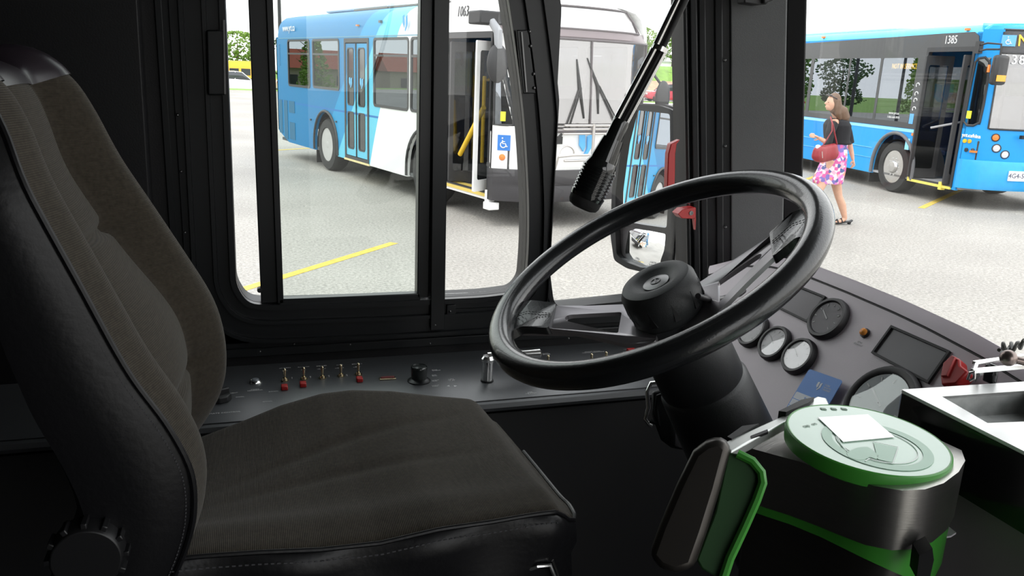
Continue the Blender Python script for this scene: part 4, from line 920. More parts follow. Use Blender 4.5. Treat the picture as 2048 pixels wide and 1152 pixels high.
    sw_ = A(MB().tube([V((-.45+.2*sin(t)*.5, 1.85+.24*cos(t), 1.25+.24*sin(t)*.35)) for t in [2*pi*k/28 for k in range(28)]], .016, 8, cyclic=True), 'driver_wheel', TRIM)
    A(MB().bb(-1.25, -.75, 1.55, 2.1, .95, 1.1).bb(-1.3, -1.15, 1.55, 2.1, 1.05, 1.85), 'driver_chair', TRIM, bevel=.03)
    A(MB().bb(-.45, .02, .15, 2.4, .42, 1.1), 'cab_dashboard', TRIM, bevel=.03)
    # nose
    A(MB().loft(face(fpt, 0, 1, [(.76, .30, 0), (1.0, .30, 0), (1.28, .28, .0)])), 'front_panel', WHB)
    A(MB().loft(face(fpt, 0, 1, [(2.9, .07, .18), (2.97, -.02, .32)])), 'front_cap', WHB)
    A(MB().loft(face(fpt, 0, 1, [(2.47, .20, .0), (2.5, .22, .01), (2.59, .20, .04), (2.6, .17, .04)], th=.05)), 'header_rail', mat('rail_mauve', (.20, .16, .17), .4))
    A(MB().loft(face(fpt, 0, .13, [(2.58, .19, .04), (2.9, .07, .18)])).loft(face(fpt, .9, 1, [(2.58, .19, .04), (2.9, .07, .18)])), 'header_corner', WHB)
    A(MB().loft(face(fpt, .13, .90, [(2.59, .19, .04), (2.75, .14, .10), (2.9, .07, .18)], th=.012)), 'destination_glass', glass('destination_glass', (.35, .35, .36), .45, 0, (.95, .92, .93)))
    A(MB().loft(face(fpt, .12, .98, [(1.28, .28, 0), (1.8, .26, 0), (2.47, .21, 0)], th=.012)), 'windscreen', GLW)
    GM = mat('gasket_grey', (.09, .075, .08), .5)
    m = MB()
    def fl(u, r, o=.012): p = fpt(u, r, 0); return p+V((o, 0, 0))
    m.tube([fl(.115+.865*k/24, (1.285, .28, 0)) for k in range(25)], .016, 8)
    m.tube([fl(.115+.865*k/24, (2.47, .21, 0)) for k in range(25)], .016, 8)
    m.tube([fl(.13+.77*k/24, (2.60, .19, .04)) for k in range(25)], .012, 8).tube([fl(.13+.77*k/24, (2.89, .075, .18)) for k in range(25)], .012, 8)
    m.tube([fl(.50, (z, .28-.06*(z-1.28), 0)) for z in (1.28, 1.6, 2.0, 2.47)], .013, 8)
    for u in (.115, .985): m.tube([fl(u, (z, .28-.06*(z-1.28), 0)) for z in (1.28, 1.6, 2.0, 2.47)], .015, 8)
    m.tube([fl(.13, (2.6, .19, .04)), fl(.13, (2.75, .14, .10)), fl(.13, (2.89, .075, .18))], .012, 8).tube([fl(.90, (2.6, .19, .04)), fl(.90, (2.75, .14, .10)), fl(.90, (2.89, .075, .18))], .012, 8)
    A(m, 'windscreen_gasket', GM)
    # corner posts with the wedge shaped quarter light
    def cp(u, z): b = .28-.06*(z-1.28) if z > 1.28 else .28; return V((planx(u, b), WD*u, z))
    m = MB(); T_ = V((-.03, .02, 0))
    def pq(pts, off=T_): return [p for p in pts], off
    m.prism([V((-.22, 0, 1.26)), V((-.15, 0, 1.26)), V((-.15, 0, 2.5)), V((-.22, 0, 2.5))], (0, .05, 0))
    m.loft([[cp(u, z) for z in (1.26, 1.34)]+[cp(u, z)+T_ for z in (1.34, 1.26)] for u in [.115*k/10 for k in range(11)]])
    m.loft([[cp(u, z) for z in (2.2, 2.5)]+[cp(u, z)+T_ for z in (2.5, 2.2)] for u in [.115*k/10 for k in range(11)]])
    rings = []
    for k in range(9):
        z = 1.3+1.0*k/8; u1 = .115-.085*(k/8); u0 = u1-.03; rings.append([cp(u0, z), cp(u1, z), cp(u1, z)+T_, cp(u0, z)+T_])
    m.loft(rings); A(m, 'corner_post', WHB)
    A(MB().loft([[cp(u, z) for z in (1.34, 1.7, 2.2)]+[cp(u, z)+V((-.008, .004, 0)) for z in (2.2, 1.7, 1.34)] for u in [.004+.111*k/10 for k in range(11)]]), 'quarter_light', GLB)
    m = MB(); q = [cp(.005, 1.35), cp(.03, 1.35), cp(.06, 1.35), cp(.082, 1.36), cp(.075, 1.6), cp(.04, 1.95), cp(.012, 2.18), cp(.004, 2.18), cp(.003, 1.7)]
    m.tube([p+V((.004, -.006, 0)) for p in q], .014, 8, cyclic=True); A(m, 'quarter_light_gasket', TRIM)
    A(MB().box(cp(.04, 1.46)+V((.012, -.012, 0)), (.06, .05, .12), Matrix.Rotation(.75, 3, 'Z')), 'yellow_sticker', mat('sticker_yellow', (.8, .8, .03), .5))
    # wheelchair plate, lamps
    def nose(u, z, t=.0): p = fpt(u, (z, .29, 0), t); return p
    def tang(u): a, b_ = nose(u-.01, 1), nose(u+.01, 1); d = (b_-a).normalized(); return d, V((d.y, -d.x, 0))
    def plate(u, z, w, h, mt, nm, sym=None):
        d, n = tang(u); c = nose(u, z)+n*.004
        o = A(MB().loft([[c+d*a*w/2+V((0, 0, b_*h/2))+n*t for a, b_ in ((-1, -1), (1, -1), (1, 1), (-1, 1))] for t in (-.01, .004)]), nm, mt)
        return o, c, d, n
    o, c, d, n = plate(.045, 1.12, .17, .2, mat('access_blue', (.02, .17, .55), .4), 'access_sign')
    A(wheelchair(c+n*.006, d, .075), 'wheelchair_symbol', WHT, o)
    OR = mat('orange_lens', (.75, .22, .04), .3)
    for u, z, r in ((.04, .93, .035), (.125, .93, .045), (.90, .93, .045)):
        d, n = tang(u); A(MB().lathe([(r*1.2, -.01), (r*1.2, .008), (r, .01), (r, .02), (.001, .03)], nose(u, z), n, 20), 'marker_lamp', OR)
    for u, z, r in ((.16, 1.0, .06), (.17, .85, .07), (.84, .85, .07)):
        d, n = tang(u); A(MB().lathe([(r*1.15, -.01), (r*1.15, .012), (r, .014), (.001, .03)], nose(u, z), n, 24), 'headlamp', mat('headlamp_lens', (.6, .6, .62), .1))
    d, n = tang(.01); A(MB().lathe([(.04, -.01), (.04, .01), (.02, .015)], V((-.22, -.0, .82)), (0, -1, 0), 18), 'fuel_cap', DSTL)
    A(MB().loft(face(lambda u, r, t: fpt(u, r, t)+V((.09, 0, 0))+V((0, -.03+.06*u, 0)), 0, 1, [(.36, .28, 0), (.40, .30, 0), (.55, .30, 0), (.58, .285, 0), (.60, .30, 0), (.74, .30, 0), (.78, .27, 0)], th=.12)), 'bumper', mat('bumper_grey', (.035, .033, .036), .6))
    A(MB().box(V((-.12, .0, .28)), (.16, .16, .1)).box(V((-.2, .02, .38)), (.1, .1, .2)), 'tow_bracket', WHB, bevel=.01)
    m = MB(); A(ylm_n(nose(.47, 1.12)+V((.012, 0, 0)), V((0, 1, 0)), .12), 'nose_emblem', mat('logo_light_blue', (.1, .45, .85), .4))
    # bike rack
    m = MB(); bx = .30
    def rk(y, z, x=.46): return V((x, y, z))
    for z, x in ((1.33, .44), (1.38, .46), (1.27, .44)): m.tube([rk(.72, z, x), rk(1.95, z, x)], .016, 8)
    m.tube([rk(.62, .82, .44), rk(.62, .98, .5), rk(.85, 1.0, .52), rk(1.9, 1.0, .52), rk(2.15, .98, .5), rk(2.15, .82, .44)], .015, 8)
    m.tube([rk(.70, .93, .52), rk(2.0, .93, .52)], .015, 8).tube([rk(1.20, .90, .47), rk(1.20, 1.40, .47)], .02, 8).tube([rk(1.95, .78, .47), rk(1.95, 1.4, .47)], .014, 8)
    m.tube([rk(.75, 1.02, .5)+V((0, .12*cos(t), .0+.10*sin(t))) for t in [pi*k/12 for k in range(13)]], .012, 8)
    A(m, 'bike_rack', mat('rack_silver', (.55, .52, .50), .35, .8))
    # wipers
    for base, mid, bt, bb_ in (((.86, 1.30), (1.08, 1.86), (1.03, 2.22), (1.17, 1.46)), ((1.74, 1.36), (1.38, 1.89), (1.20, 2.24), (1.41, 1.52))):
        m = MB(); F3 = lambda p, o=.03: V((.255-.06*(p[1]-1.28)+o, p[0], p[1]))
        for q_ in (0, .06): m.tube([F3((base[0]+q_, base[1])), F3((mid[0]+q_*.4, mid[1]), .05)], .009, 6)
        m.tube([F3(bb_), F3(mid, .045), F3(bt)], [.014, .022, .010], 6)
        A(m, 'wiper', RUB)
    m = MB().box((.33, .72, 1.18), (.05, .12, .10)).tube([V((.31, .60, 1.08)), V((.33, .78, 1.26))], .02, 8); A(m, 'wiper_motor', RUB)
    # mirrors, light bar
    A(MB().box((-.02, -.22, 2.66), (.30, .36, .16)), 'mirror_bracket', TRIM, bevel=.02)
    A(MB().tube([V((.1, -.22, 2.62)), V((.2, -.18, 2.5)), V((.19, -.16, 2.3))], [.05, .06, .05], 10), 'mirror_arm', mat('arm_grey', (.3, .31, .33), .4))
    A(MB().ell((.18, -.16, 2.12), (.07, .15, .24), n=20, m=14), 'mirror_head', TRIM)
    A(MB().ell((.1, WD+.16, 1.75), (.07, .13, .24), n=20, m=14).tube([V((.0, WD-.1, 2.2)), V((.1, WD+.15, 1.9))], .02, 8), 'mirror_head', TRIM)
    for s in (1.0, 5.0): A(MB().box((-s+.3, -.004+.02*0, 2.68), (.07, .04, .025)), 'marker_lamp', OR)
    A(MB().box((-3.75, .0, 2.72), (.07, .04, .04)).box((-5.75, -.01, .98), (.05, .03, .03)).box((-7.15, -.01, .92), (.05, .03, .03)), 'side_marker', DSTL)
    # arches, mud flap, vents, louvres
    for a in (2.08, 6.33):
        pts = [V((-(a-.64*cos(pi*k/16)), -.01, .50+.64*sin(pi*k/16)-.0)) for k in range(17)]; A(MB().tube([V((pts[0].x, -.01, .36))]+pts+[V((pts[-1].x, -.01, .36))], .025, 8), 'wheel_arch', TRIM)
        A(MB().loft([[V((-(a-r_*cos(pi*k/12)), y, .4+(r_)*sin(pi*k/12))) for k in range(13)]+[V((-(a+r_), y, .36))] for y, r_ in ((.04, .62), (.7, .62))], closed=False, caps=False), 'wheel_well', TRIM)
    A(MB().bb(-7.02, -7.0, .05, .55, .08, .5), 'mud_flap', RUB)
    for s in (2.08, 6.33):
        for sd2 in (0, 1): wheel(P, s, sd2)
    m = MB()
    for k in range(12): m.box((-9.1, -.004, 1.95+.038*k), (.14, .012, .012))
    A(m, 'louvres', mat('louvre_blue', (.05, .22, .38), .5))
    MESH = mat('vent_mesh_blue', (.03, .14, .25), .7, bump=(200, .8))
    for a, b, z0, z1 in ((8.15, 8.52, .98, 1.22), (8.15, 8.50, .42, .78), (8.62, 8.86, .40, 1.22), (8.98, 9.2, .50, 1.22)): A(MB().bb(-b, -a, -.006, .01, z0, z1), 'vent', MESH)
    A(MB().text('www.yrt.ca', V((-8.42, -.001, 2.70)), (1, 0, 0), (0, 0, 1), .20, .004, wide=.85), 'bus_lettering', WHT)
    A(MB().text('1063', V((-1.0, -.0, 2.78)), (1, 0, 0), (0, .12, 1), .20, .012, wide=.8), 'bus_number', TRIM)
    A(ylm(2.75, 2.68, .10, -.03), 'roof_emblem', mat('logo_mid_blue', (.04, .3, .6), .4))
    return P
def ylm(s, z, k, y):
    m = MB(); f = lambda a, b, t: V((a-s, y-t, b+z))
    m.holed([(-.9*k, 1.0*k), (-.25*k, 1.2*k), (-.12*k, -.2*k), (-.35*k, -.8*k), (-.9*k, -.1*k)], [], 0, .004, f)
    m.holed([(.15*k, .85*k), (.8*k, 1.15*k), (.8*k, -.3*k), (.1*k, -1.3*k), (-.15*k, -1.1*k), (.2*k, -.5*k)], [], 0, .004, f); return m
def ylm_n(c, d, k):
    m = MB(); f = lambda a, b, t: c+d*a+V((t*1.5, 0, b))
    m.holed([(-.9*k, 1.0*k), (-.25*k, 1.2*k), (-.12*k, -.2*k), (-.35*k, -.8*k), (-.9*k, -.1*k)], [], 0, .02, f)
    m.holed([(.15*k, .85*k), (.8*k, 1.15*k), (.8*k, -.3*k), (.1*k, -1.3*k), (-.15*k, -1.1*k), (.2*k, -.5*k)], [], 0, .02, f); return m
def wheelchair(c, d, k):
    m = MB(); q = lambda a, b: c+d*a*k+V((0, 0, b*k))
    m.tube([q(-.1+.5*cos(t), -.35+.5*sin(t)) for t in [rad(100+k_*22) for k_ in range(13)]], .09*k, 6)
    m.tube([q(-.25, .45), q(-.2, -.15), q(.3, -.15), q(.5, -.7), q(.7, -.62)], .10*k, 6).ell(q(-.27, .78), .15*k, n=8, m=6).tube([q(-.22, .2), q(.2, .2)], .08*k, 6); return m
busA = make_bus_a()

def make_bus_b():
    P = root('city_bus', (11.93, 11.42, 0), rad(83)+pi, 'all blue city bus numbered 1385 with an open front door behind the walking woman', 'bus')
    A = lambda mb, n, mt, par=P, **k: mb.build(n, mt, par, world=False, **k)
    BL, BL2, BL3 = '#1f8fdc', '#6fc8f0', '#1580cc'
    lv = livery('bus_blue_livery', [(2.4, 0, 0, '#2e9fe2'), (5.2, -.9, 0, BL), (9.0, -1.1, 0, BL3)], '#2896de')
    lv2 = mat('bus_pale_blue', '#8fd6f2', .3); lvd = mat('bus_lower_blue', '#2b97da', .3)
    L_ = 11.8; ZS = .30
    glassp = [(.27, 2.99), (.20, 2.93), (.18, 2.78), (1.55, 2.78), (1.55, 1.34), (11.3, 1.27), (11.3, 2.82), (1.0, 3.0)]
    A(MB().holed(side_outline(L_, [(2.02, .64), (7.6, .64)], ZS, 2.98, (.9, .3)), [rrect(.27, 1.46, .36, 2.72, .02), rrect(1.72, 11.2, 1.36, 2.60, .04)], 0, .05, SP()), 'side_panel', lv)
    A(MB().holed(side_outline(L_, [(2.02, .64), (7.6, .64)], ZS, 2.98, (.9, .3)), [rrect(.5, 3.0, 1.36, 2.5, .04), rrect(3.2, 11.0, 1.36, 2.5, .04)], -.05, 0, SP(WD)), 'side_panel', lv)
    band = [(1.50, 1.27), (11.4, 1.27), (11.4, 2.86), (1.1, 3.0), (.34, 3.0), (.22, 2.93), (.16, 2.72), (1.50, 2.74)]
    A(MB().holed(band, [rrect(1.72, 2.80, 1.38, 2.58, .03), rrect(2.88, 3.92, 1.38, 2.58, .03), rrect(3.99, 5.42, 1.38, 2.58, .03), rrect(5.55, 7.9, 1.38, 2.58, .03), rrect(8.0, 11.0, 1.38, 2.58, .03)], -.012, .002, SP()), 'window_band', mat('band_charcoal', (.05, .052, .056), .3))
    for a, b in ((1.72, 2.80), (2.88, 3.92), (3.99, 5.42), (5.55, 7.9), (8.0, 11.0)): A(MB().holed(rrect(a-.01, b+.01, 1.37, 2.59, .03), [], -.008, -.002, SP()), 'side_window', GLB)
    for a, b in ((.5, 3.0), (3.2, 11.0)): A(MB().holed(rrect(a, b, 1.36, 2.5, .04), [], -.01, .0, SP(WD)), 'side_window', GLB)
    A(MB().bb(-6.4, -1.52, -.006, .01, 1.20, 1.26), 'pale_stripe', mat('bus_pale_blue', '#8fd6f2', .3))
    A(MB().bb(-L_+1, -2.75, -.012, .01, .80, .81).bb(-L_+1, -2.75, -.012, .01, .60, .607), 'skirt_moulding', mat('bus_pale_line', '#7cc9ef', .3))
    prof = [(0, 2.96), (.02, 3.02), (.07, 3.08), (.18, 3.13), (.5, 3.16), (WD/2, 3.18), (WD-.5, 3.16), (WD-.18, 3.13), (WD-.07, 3.08), (WD, 2.96)]; inn = [(y+(.05 if y < WD/2 else -.05), z-.05) for y, z in prof][::-1]
    A(MB().loft([[V((-s, y, z)) for y, z in prof+inn] for s in (.15, 2, 4, 6, 8, 10, L_)]), 'roof', mat('bus_roof_blue', '#4fc0ee', .35))
    A(MB().bb(-9, -3.2, .45, 2.1, 3.15, 3.34), 'roof_unit', WHB, bevel=.05)
    A(MB().bb(-L_, -L_+.05, 0, WD, .6, 3.0), 'rear_panel', lv)
    A(MB().bb(-L_+.1, -.1, .03, WD-.05, .32, .36), 'floor', mat('pale_floor', (.35, .35, .36), .6))
    # front door
    A(MB().holed(rrect(.24, 1.50, .33, 2.76, .02), [rrect(.30, 1.44, .37, 2.68, .02)], -.016, .06, SP()), 'front_door_frame', TRIM)
    for o_, sx_ in (((-1.42, .0), .20), ((-.42, .0), .28)):
        f = lambda s, z, t, o_=o_, sx_=sx_: V((o_[0]+s*sx_+t, o_[1]+s*.9-.08, z)); lf = A(MB().holed(rrect(0, .55, .38, 2.62, .02), [rrect(.07, .47, .55, 2.45, .04)], 0, .04, f), 'front_door_leaf', TRIM)
        A(MB().holed(rrect(.07, .47, .55, 2.45, .04), [], .014, .02, f), 'leaf_glass', GLD, lf)
    A(MB().bb(-1.46, -.26, -.03, .05, .30, .345).bb(-1.46, -1.42, -.03, .05, .34, .44).bb(-.56, -.48, -.035, .05, .26, .40), 'step_edge', mat('step_bright_yellow', (.80, .66, .12), .6))
    A(MB().tube([V((-1.2, .1, 1.32)), V((-.75, .55, 1.5)), V((-.55, .9, 1.58))], .022, 10), 'grab_rail', mat('grey_rail', (.4, .4, .42), .4))
    for s, y in ((.95, .75), (.95, 1.3), (2.6, 1.9), (4.4, .7)): A(MB().tube([V((-s, y, .4)), V((-s, y, 2.5))], .02, 8), 'grab_rail', DSTL)
    A(MB().tube([V((-.62, .5, 1.4)), V((-.62, .5, 2.5))], .03, 10), 'grab_rail', mat('blue_rail', (.05, .2, .6), .5))
    for s in (1.9, 2.9, 3.9, 5.0, 6.0, 7.0):
        for y in (.15, 1.5): A(MB().bb(-s-.45, -s, y, y+.9, .75, .85).bb(-s-.45, -s-.38, y, y+.9, .8, 1.55), 'passenger_seat', mat('seat_cloth_blue', (.03, .06, .16), .9), bevel=.02)
    A(MB().bb(-1.3, -.85, 1.5, 2.05, .95, 1.1).bb(-1.4, -1.22, 1.5, 2.05, 1.05, 1.95), 'driver_chair', mat('chair_pale', (.5, .52, .52), .7), bevel=.04)
    A(MB().bb(-.45, .02, .15, 2.4, .36, 1.2), 'cab_dashboard', TRIM, bevel=.03)
    # corner quarter window
    def cp(u, z): b = .28-.05*(z-1.28); return V((planx(u, b), WD*u, z))
    rowsA = [(.84, .30, 0), (1.1, .30, 0), (1.40, .28, 0)]
    A(MB().loft(face(fpt, 0, 1, rowsA)), 'front_panel', lv)
    A(MB().loft(face(lambda u, r, t: fpt(u, r, t)+V((.08, -.02+.04*u, 0)), 0, 1, [(.36, .26, .0), (.42, .30, 0), (.80, .30, 0), (.86, .25, 0)], th=.10)), 'bumper', mat('bumper_blue', '#2da0e2', .3))
    A(MB().loft(face(fpt, 0, 1, [(3.02, .10, .02), (3.10, .04, .05), (3.16, -.12, .2)])), 'front_cap', lv)
    m = MB()
    m.loft([[cp(u, z) for z in (1.38, 3.04)]+[cp(u, z)+V((-.03, .03, 0)) for z in (3.04, 1.38)] for u in [.055+.05*k/4 for k in range(5)]])
    m.loft([[cp(u, z) for z in (2.58, 3.04)]+[cp(u, z)+V((-.03, .03, 0)) for z in (3.04, 2.58)] for u in [.06*k/6 for k in range(7)]])
    m.loft([[cp(u, z) for z in (1.38, 1.46)]+[cp(u, z)+V((-.03, .03, 0)) for z in (1.46, 1.38)] for u in [.06*k/6 for k in range(7)]])
    m.prism([V((-.27, 0, 1.38)), V((-.15, 0, 1.38)), V((-.15, 0, 3.0)), V((-.27, 0, 3.0))], (0, .05, 0)); A(m, 'corner_post', lv)
    A(MB().loft([[cp(u, z) for z in (1.46, 2.0, 2.58)]+[cp(u, z)+V((-.008, .006, 0)) for z in (2.58, 2.0, 1.46)] for u in [.06*k/6 for k in range(7)]]), 'quarter_light', glass('teal_glass', (.30, .38, .36), .12))
    q = [cp(.003, 1.44), cp(.03, 1.44), cp(.056, 1.5), cp(.06, 1.8), cp(.06, 2.2), cp(.055, 2.5), cp(.03, 2.58), cp(.003, 2.56), V((-.2, 0, 2.5)), V((-.22, 0, 2.0)), V((-.23, 0, 1.5))]
    A(MB().tube([p+V((.006, -.01, 0)) for p in q], .022, 8, cyclic=True), 'quarter_light_gasket', TRIM)
    A(MB().box(V((-.12, -.016, 1.62)), (.10, .012, .13)), 'yellow_sticker', mat('sticker_yellow', (.8, .8, .03), .5))
    A(MB().loft(face(fpt, .105, .98, [(1.40, .28, 0), (2.0, .25, 0), (2.66, .22, 0)], th=.012)), 'windscreen', GLW)
    A(MB().loft(face(fpt, .105, .98, [(2.66, .22, 0), (2.85, .20, 0), (3.04, .12, 0)], th=.04)), 'destination_board', mat('board_black', (.045, .045, .05), .2))
    m = MB(); fl = lambda u, z, o=.01: cp(u, z)+V((o, -.004, 0))
    for z in (1.40, 2.66, 3.04): m.tube([fl(.105+.875*k/24, z) for k in range(25)] if z < 3 else [fpt(.105+.875*k/24, (3.04, .12, 0), .01) for k in range(25)], .016, 8)
    m.tube([fl(.10, z) for z in (1.40, 1.8, 2.2, 2.66, 3.0)], .014, 8); A(m, 'windscreen_gasket', TRIM)
    AMB = mat('led_amber', (.8, .45, .02), .5, emit=((1, .55, .05), .9))
    def wrap(txt, y0, z, size, mt, nm, step, off=.02, r=None):
        m = MB(); y = y0
        for ch in txt:
            u = y/WD; a = cp(u-.01, z); b_ = cp(u+.01, z); d = (b_-a).normalized(); n = V((d.y, -d.x, 0)); p = cp(u, z)+n*off
            if z > 2.7: p.x -= .02
            if ch != ' ': m.text(ch, p, d, (-.12, 0, 1), size, .006)
            y += step
        return A(m, nm, mt)
    wrap('NOT IN SERVICE', .56, 2.86, .27, AMB, 'destination_lettering', .135, .03)
    wrap('1385', .34, 2.55, .22, WHT, 'bus_number', .115, .014)
    u = .13; a = cp(u-.01, 2.86); b_ = cp(u+.01, 2.86); d = (b_-a).normalized(); n = V((d.y, -d.x, 0)); c = cp(u, 2.86)+n*.02
    o = A(MB().loft([[c+d*x*.11+V((0, 0, z*.09))+n*t for x, z in ((-1, -1), (1, -1), (1, 1), (-1, 1))] for t in (-.02, .006)]), 'access_sign', mat('access_pale_blue', (.12, .4, .8), .4)); A(wheelchair(c+n*.010, d, .07), 'wheelchair_symbol', WHT, o)
    A(MB().text('1385', V((-.90, -.0, 2.88)), (1, 0, 0), (0, 0, 1), .20, .016, wide=.85), 'bus_number', WHT)
    A(MB().text('NOT IN SERVICE', V((-2.14, .02, 2.42)), (1, 0, 0), (0, 0, 1), .14, .006, wide=.75), 'side_sign', mat('led_amber_side', (.8, .45, .02), .5, emit=((1, .55, .05), 16)))
    A(MB().text('www.yrt.ca', V((-2.2, -.011, 1.53)), (1, 0, 0), (0, 0, 1), .07, .003).text('1-866-668-3978', V((-2.2, -.011, 1.45)), (1, 0, 0), (0, 0, 1), .06, .003), 'window_lettering', WHT)
    A(MB().text('yrt.ca/viva', V((.02, -.0, 1.27)), (1, 0, 0), (0, 0, 1), .09, .02, wide=1.2), 'bus_lettering', WHT)
    o = A(MB().bb(-1.70, -1.58, -.016, .01, 1.36, 1.55), 'access_sign', mat('access_pale_blue', (.12, .4, .8), .4)); A(MB().bb(-1.70, -1.58, -.016, .01, .87, 1.08), 'access_sign', mat('bus_pale_blue', '#8fd6f2', .3))
    m = MB()
    for k, z in enumerate((2.08, 1.92, 1.80, 1.64)): m.tube([V((-1.60+.045*cos(t), -.018, z+.04*sin(t))) for t in [2*pi*j/14*.8 for j in range(12)]], .009, 6)
    A(m, 'notice_symbols', WHT)
    # nose lamps
    def nose(u, z): return fpt(u, (z, .29, 0), 0)
    def tang(u): a, b_ = nose(u-.01, 1), nose(u+.01, 1); d = (b_-a).normalized(); return d, V((d.y, -d.x, 0))
    for u, z, r, mt in ((.145, 1.26, .055, MATS['orange_lens']), (.16, 1.08, .06, MATS['headlamp_lens']), (.215, .98, .06, MATS['headlamp_lens']), (.85, 1.08, .06, MATS['headlamp_lens'])):
        d, n = tang(u); lm = A(MB().lathe([(r*1.25, -.02), (r*1.25, .012), (r*1.05, .016), (r*1.0, .004)], nose(u, z), n, 24), 'headlamp', TRIM); A(MB().lathe([(r, .004), (r*.9, .012), (.001, .02)], nose(u, z), n, 24), 'lamp_lens', mt, lm)
    for s, z, mt in ((.10, 1.17, YPOLE), (.02, 1.17, YPOLE), (.05, 1.02, TRIM), (-.06, 1.02, DSTL)):
        A(MB().lathe([(.035, -.01), (.035, .01), (.001, .015)], cp(max(0.004, (-s+.12)*.25), z)+V((0, -.004, 0)), (.3, -1, 0), 14), 'marker_lamp', mt)
    A(MB().box(cp(.05, 1.0)+V((.02, -.02, 0)), (.12, .03, .035), Matrix.Rotation(.5, 3, 'Z')), 'marker_lamp', MATS['orange_lens'])
    A(MB().box((-1.50, -.016, 1.17), (.10, .02, .05)), 'marker_lamp', MATS['orange_lens'])
    for s in (5.2, .55): A(MB().box((-s, .01, 3.05), (.08, .06, .04)), 'marker_lamp', MATS['orange_lens'])
    u = .31; d = (fpt(u+.01, (1, .30, 0), 0)-fpt(u-.01, (1, .30, 0), 0)).normalized(); n = V((d.y, -d.x, 0)); c = fpt(u, (.63, .30, 0), 0)+V((.09, 0, 0))+n*.006
    o = A(MB().loft([[c+d*x*.20+V((0, 0, z*.085))+n*t for x, z in ((-1, -1), (1, -1), (1, 1), (-1, 1))] for t in (-.02, .006)]), 'licence_plate', WHB); A(MB().text('4G4-58H', c+n*.007, d, (0, 0, 1), .115, .003, wide=.95), 'plate_lettering', mat('plate_ink', (.05, .06, .12), .5), o)
    A(MB().tube([V((.36, .75, 1.30)), V((.36, 1.1, 1.42)), V((.35, 1.9, 1.55))], .015, 8).box((.36, .72, 1.29), (.06, .1, .06)), 'wiper', RUB)
    # mirror
    A(MB().tube([V((-.15, -.02, 2.78)), V((.15, -.12, 2.80)), V((.38, -.05, 2.78)), V((.38, -.03, 2.6))], .016, 8).tube([V((-.15, -.02, 2.68)), V((.15, -.12, 2.70)), V((.36, -.05, 2.70))], .016, 8).box((-.16, -.02, 2.74), (.10, .08, .2)), 'mirror_arm', TRIM)
    mh = A(MB().box((.40, -.02, 2.37), (.13, .30, .48), Matrix.Rotation(.25, 3, 'Z')), 'mirror_head', TRIM, bevel=.05); A(MB().box((.475, -.02, 2.24), (.01, .22, .10), Matrix.Rotation(.25, 3, 'Z')), 'mirror_lamp', mat('amber_reflector', (.8, .38, .03), .3), mh)
    A(MB().bb(.33, .37, -.19, -.165, 2.33, 2.45), 'mirror_lamp', MATS['orange_lens'], mh)
    for a in (2.02, 7.6):
        pts = [V((-(a-.66*cos(pi*k/16)), -.01, .50+.66*sin(pi*k/16))) for k in range(17)]; A(MB().tube([V((pts[0].x, -.01, .32))]+pts+[V((pts[-1].x, -.01, .32))], .035, 8), 'wheel_arch', mat('arch_grey', (.14, .14, .15), .5))
        A(MB().loft([[V((-(a-.64*cos(pi*k/12)), y, .4+.64*sin(pi*k/12))) for k in range(13)]+[V((-(a+.64), y, .32))] for y in (.04, .7)], closed=False, caps=False), 'wheel_well', TRIM)
    A(MB().bb(-2.80, -2.78, .05, .5, .1, .5), 'mud_flap', RUB)
    for s in (2.02, 7.6):
        for sd2 in (0, 1): wheel(P, s, sd2, .5, True)
    return P
busB = make_bus_b()
# the bus standing behind ours, seen in the outside mirror
busC = copy_tree(busA)
a3 = rad(178); Mloc = V((-8.16, 7.33, 0))
busC.matrix_basis = Matrix.Translation(Mloc) @ Matrix.Rotation(a3+pi, 4, 'Z')
busC['label'] = 'blue and white city bus with an orange advert, seen reflected in the outside mirror'
m = MB().bb(-3.9, -1.7, -.02, 0, .50, 1.28); o = m.build('advert_panel', mat('advert_white', (.75, .74, .7), .5), busC, world=False)
m = MB()
random.seed(5)
for k in range(14): c = V((-1.9-1.6*random.random(), -.022, .66+.45*random.random())); r = .06+.1*random.random(); m.cyl(c, c+V((0, -.004, 0)), r, r, 14)
m.build('advert_picture', mat('advert_orange', (.75, .3, .05), .5, var=(8, .5)), o, world=False)
# ================================================================ the walking woman
wm = root('person', (8.25, 10.24, 0), 0, 'woman in a black cardigan and pink floral skirt walking left beside the buses', 'person')
SKIN = mat('skin', (.62, .36, .25), .5, var=(20, .06))
YN, YM, YF = 10.02, 10.2, 10.36
def Q(px, py, Y=YM): return onY(px, py, Y)
m = MB()
fdir = (V((-1, .28, 0))).normalized()
hc = Q(1665, 205, 10.2)
m.ell(hc, (.088, .078, .118), n=20, m=16).ell(hc+fdir*.022+V((0, 0, -.055)), (.068, .058, .062)).ell(hc+fdir*.055+V((0, 0, -.088)), (.026, .028, .024))
m.tube([hc+fdir*.082+V((0, 0, .015)), hc+fdir*.105+V((0, 0, -.018)), hc+fdir*.088+V((0, 0, -.032))], [.010, .015, .008], 8)
m.ell(hc+fdir*.083+V((0, 0, -.055)), (.012, .024, .008)).ell(hc+fdir*.083+V((0, 0, -.068)), (.012, .022, .008))
m.ell(hc+V((.01, -.078, -.012)), (.018, .010, .030))
m.tube([hc+V((.02, 0, -.07)), Q(1672, 232, 10.2), Q(1674, 245, 10.2)], [.052, .050, .075], 14)
sN, sF = Q(1667, 246, YN+.02), Q(1684, 244, YF)
m.tube([Q(1673, 243), Q(1673, 262), Q(1675, 288), Q(1672, 312)], [.12, .14, .12, .15], 18, sq=.8)
m.tube([sN, sF], .055, 12)
def limb(P, R): m.tube(P, R, 14)
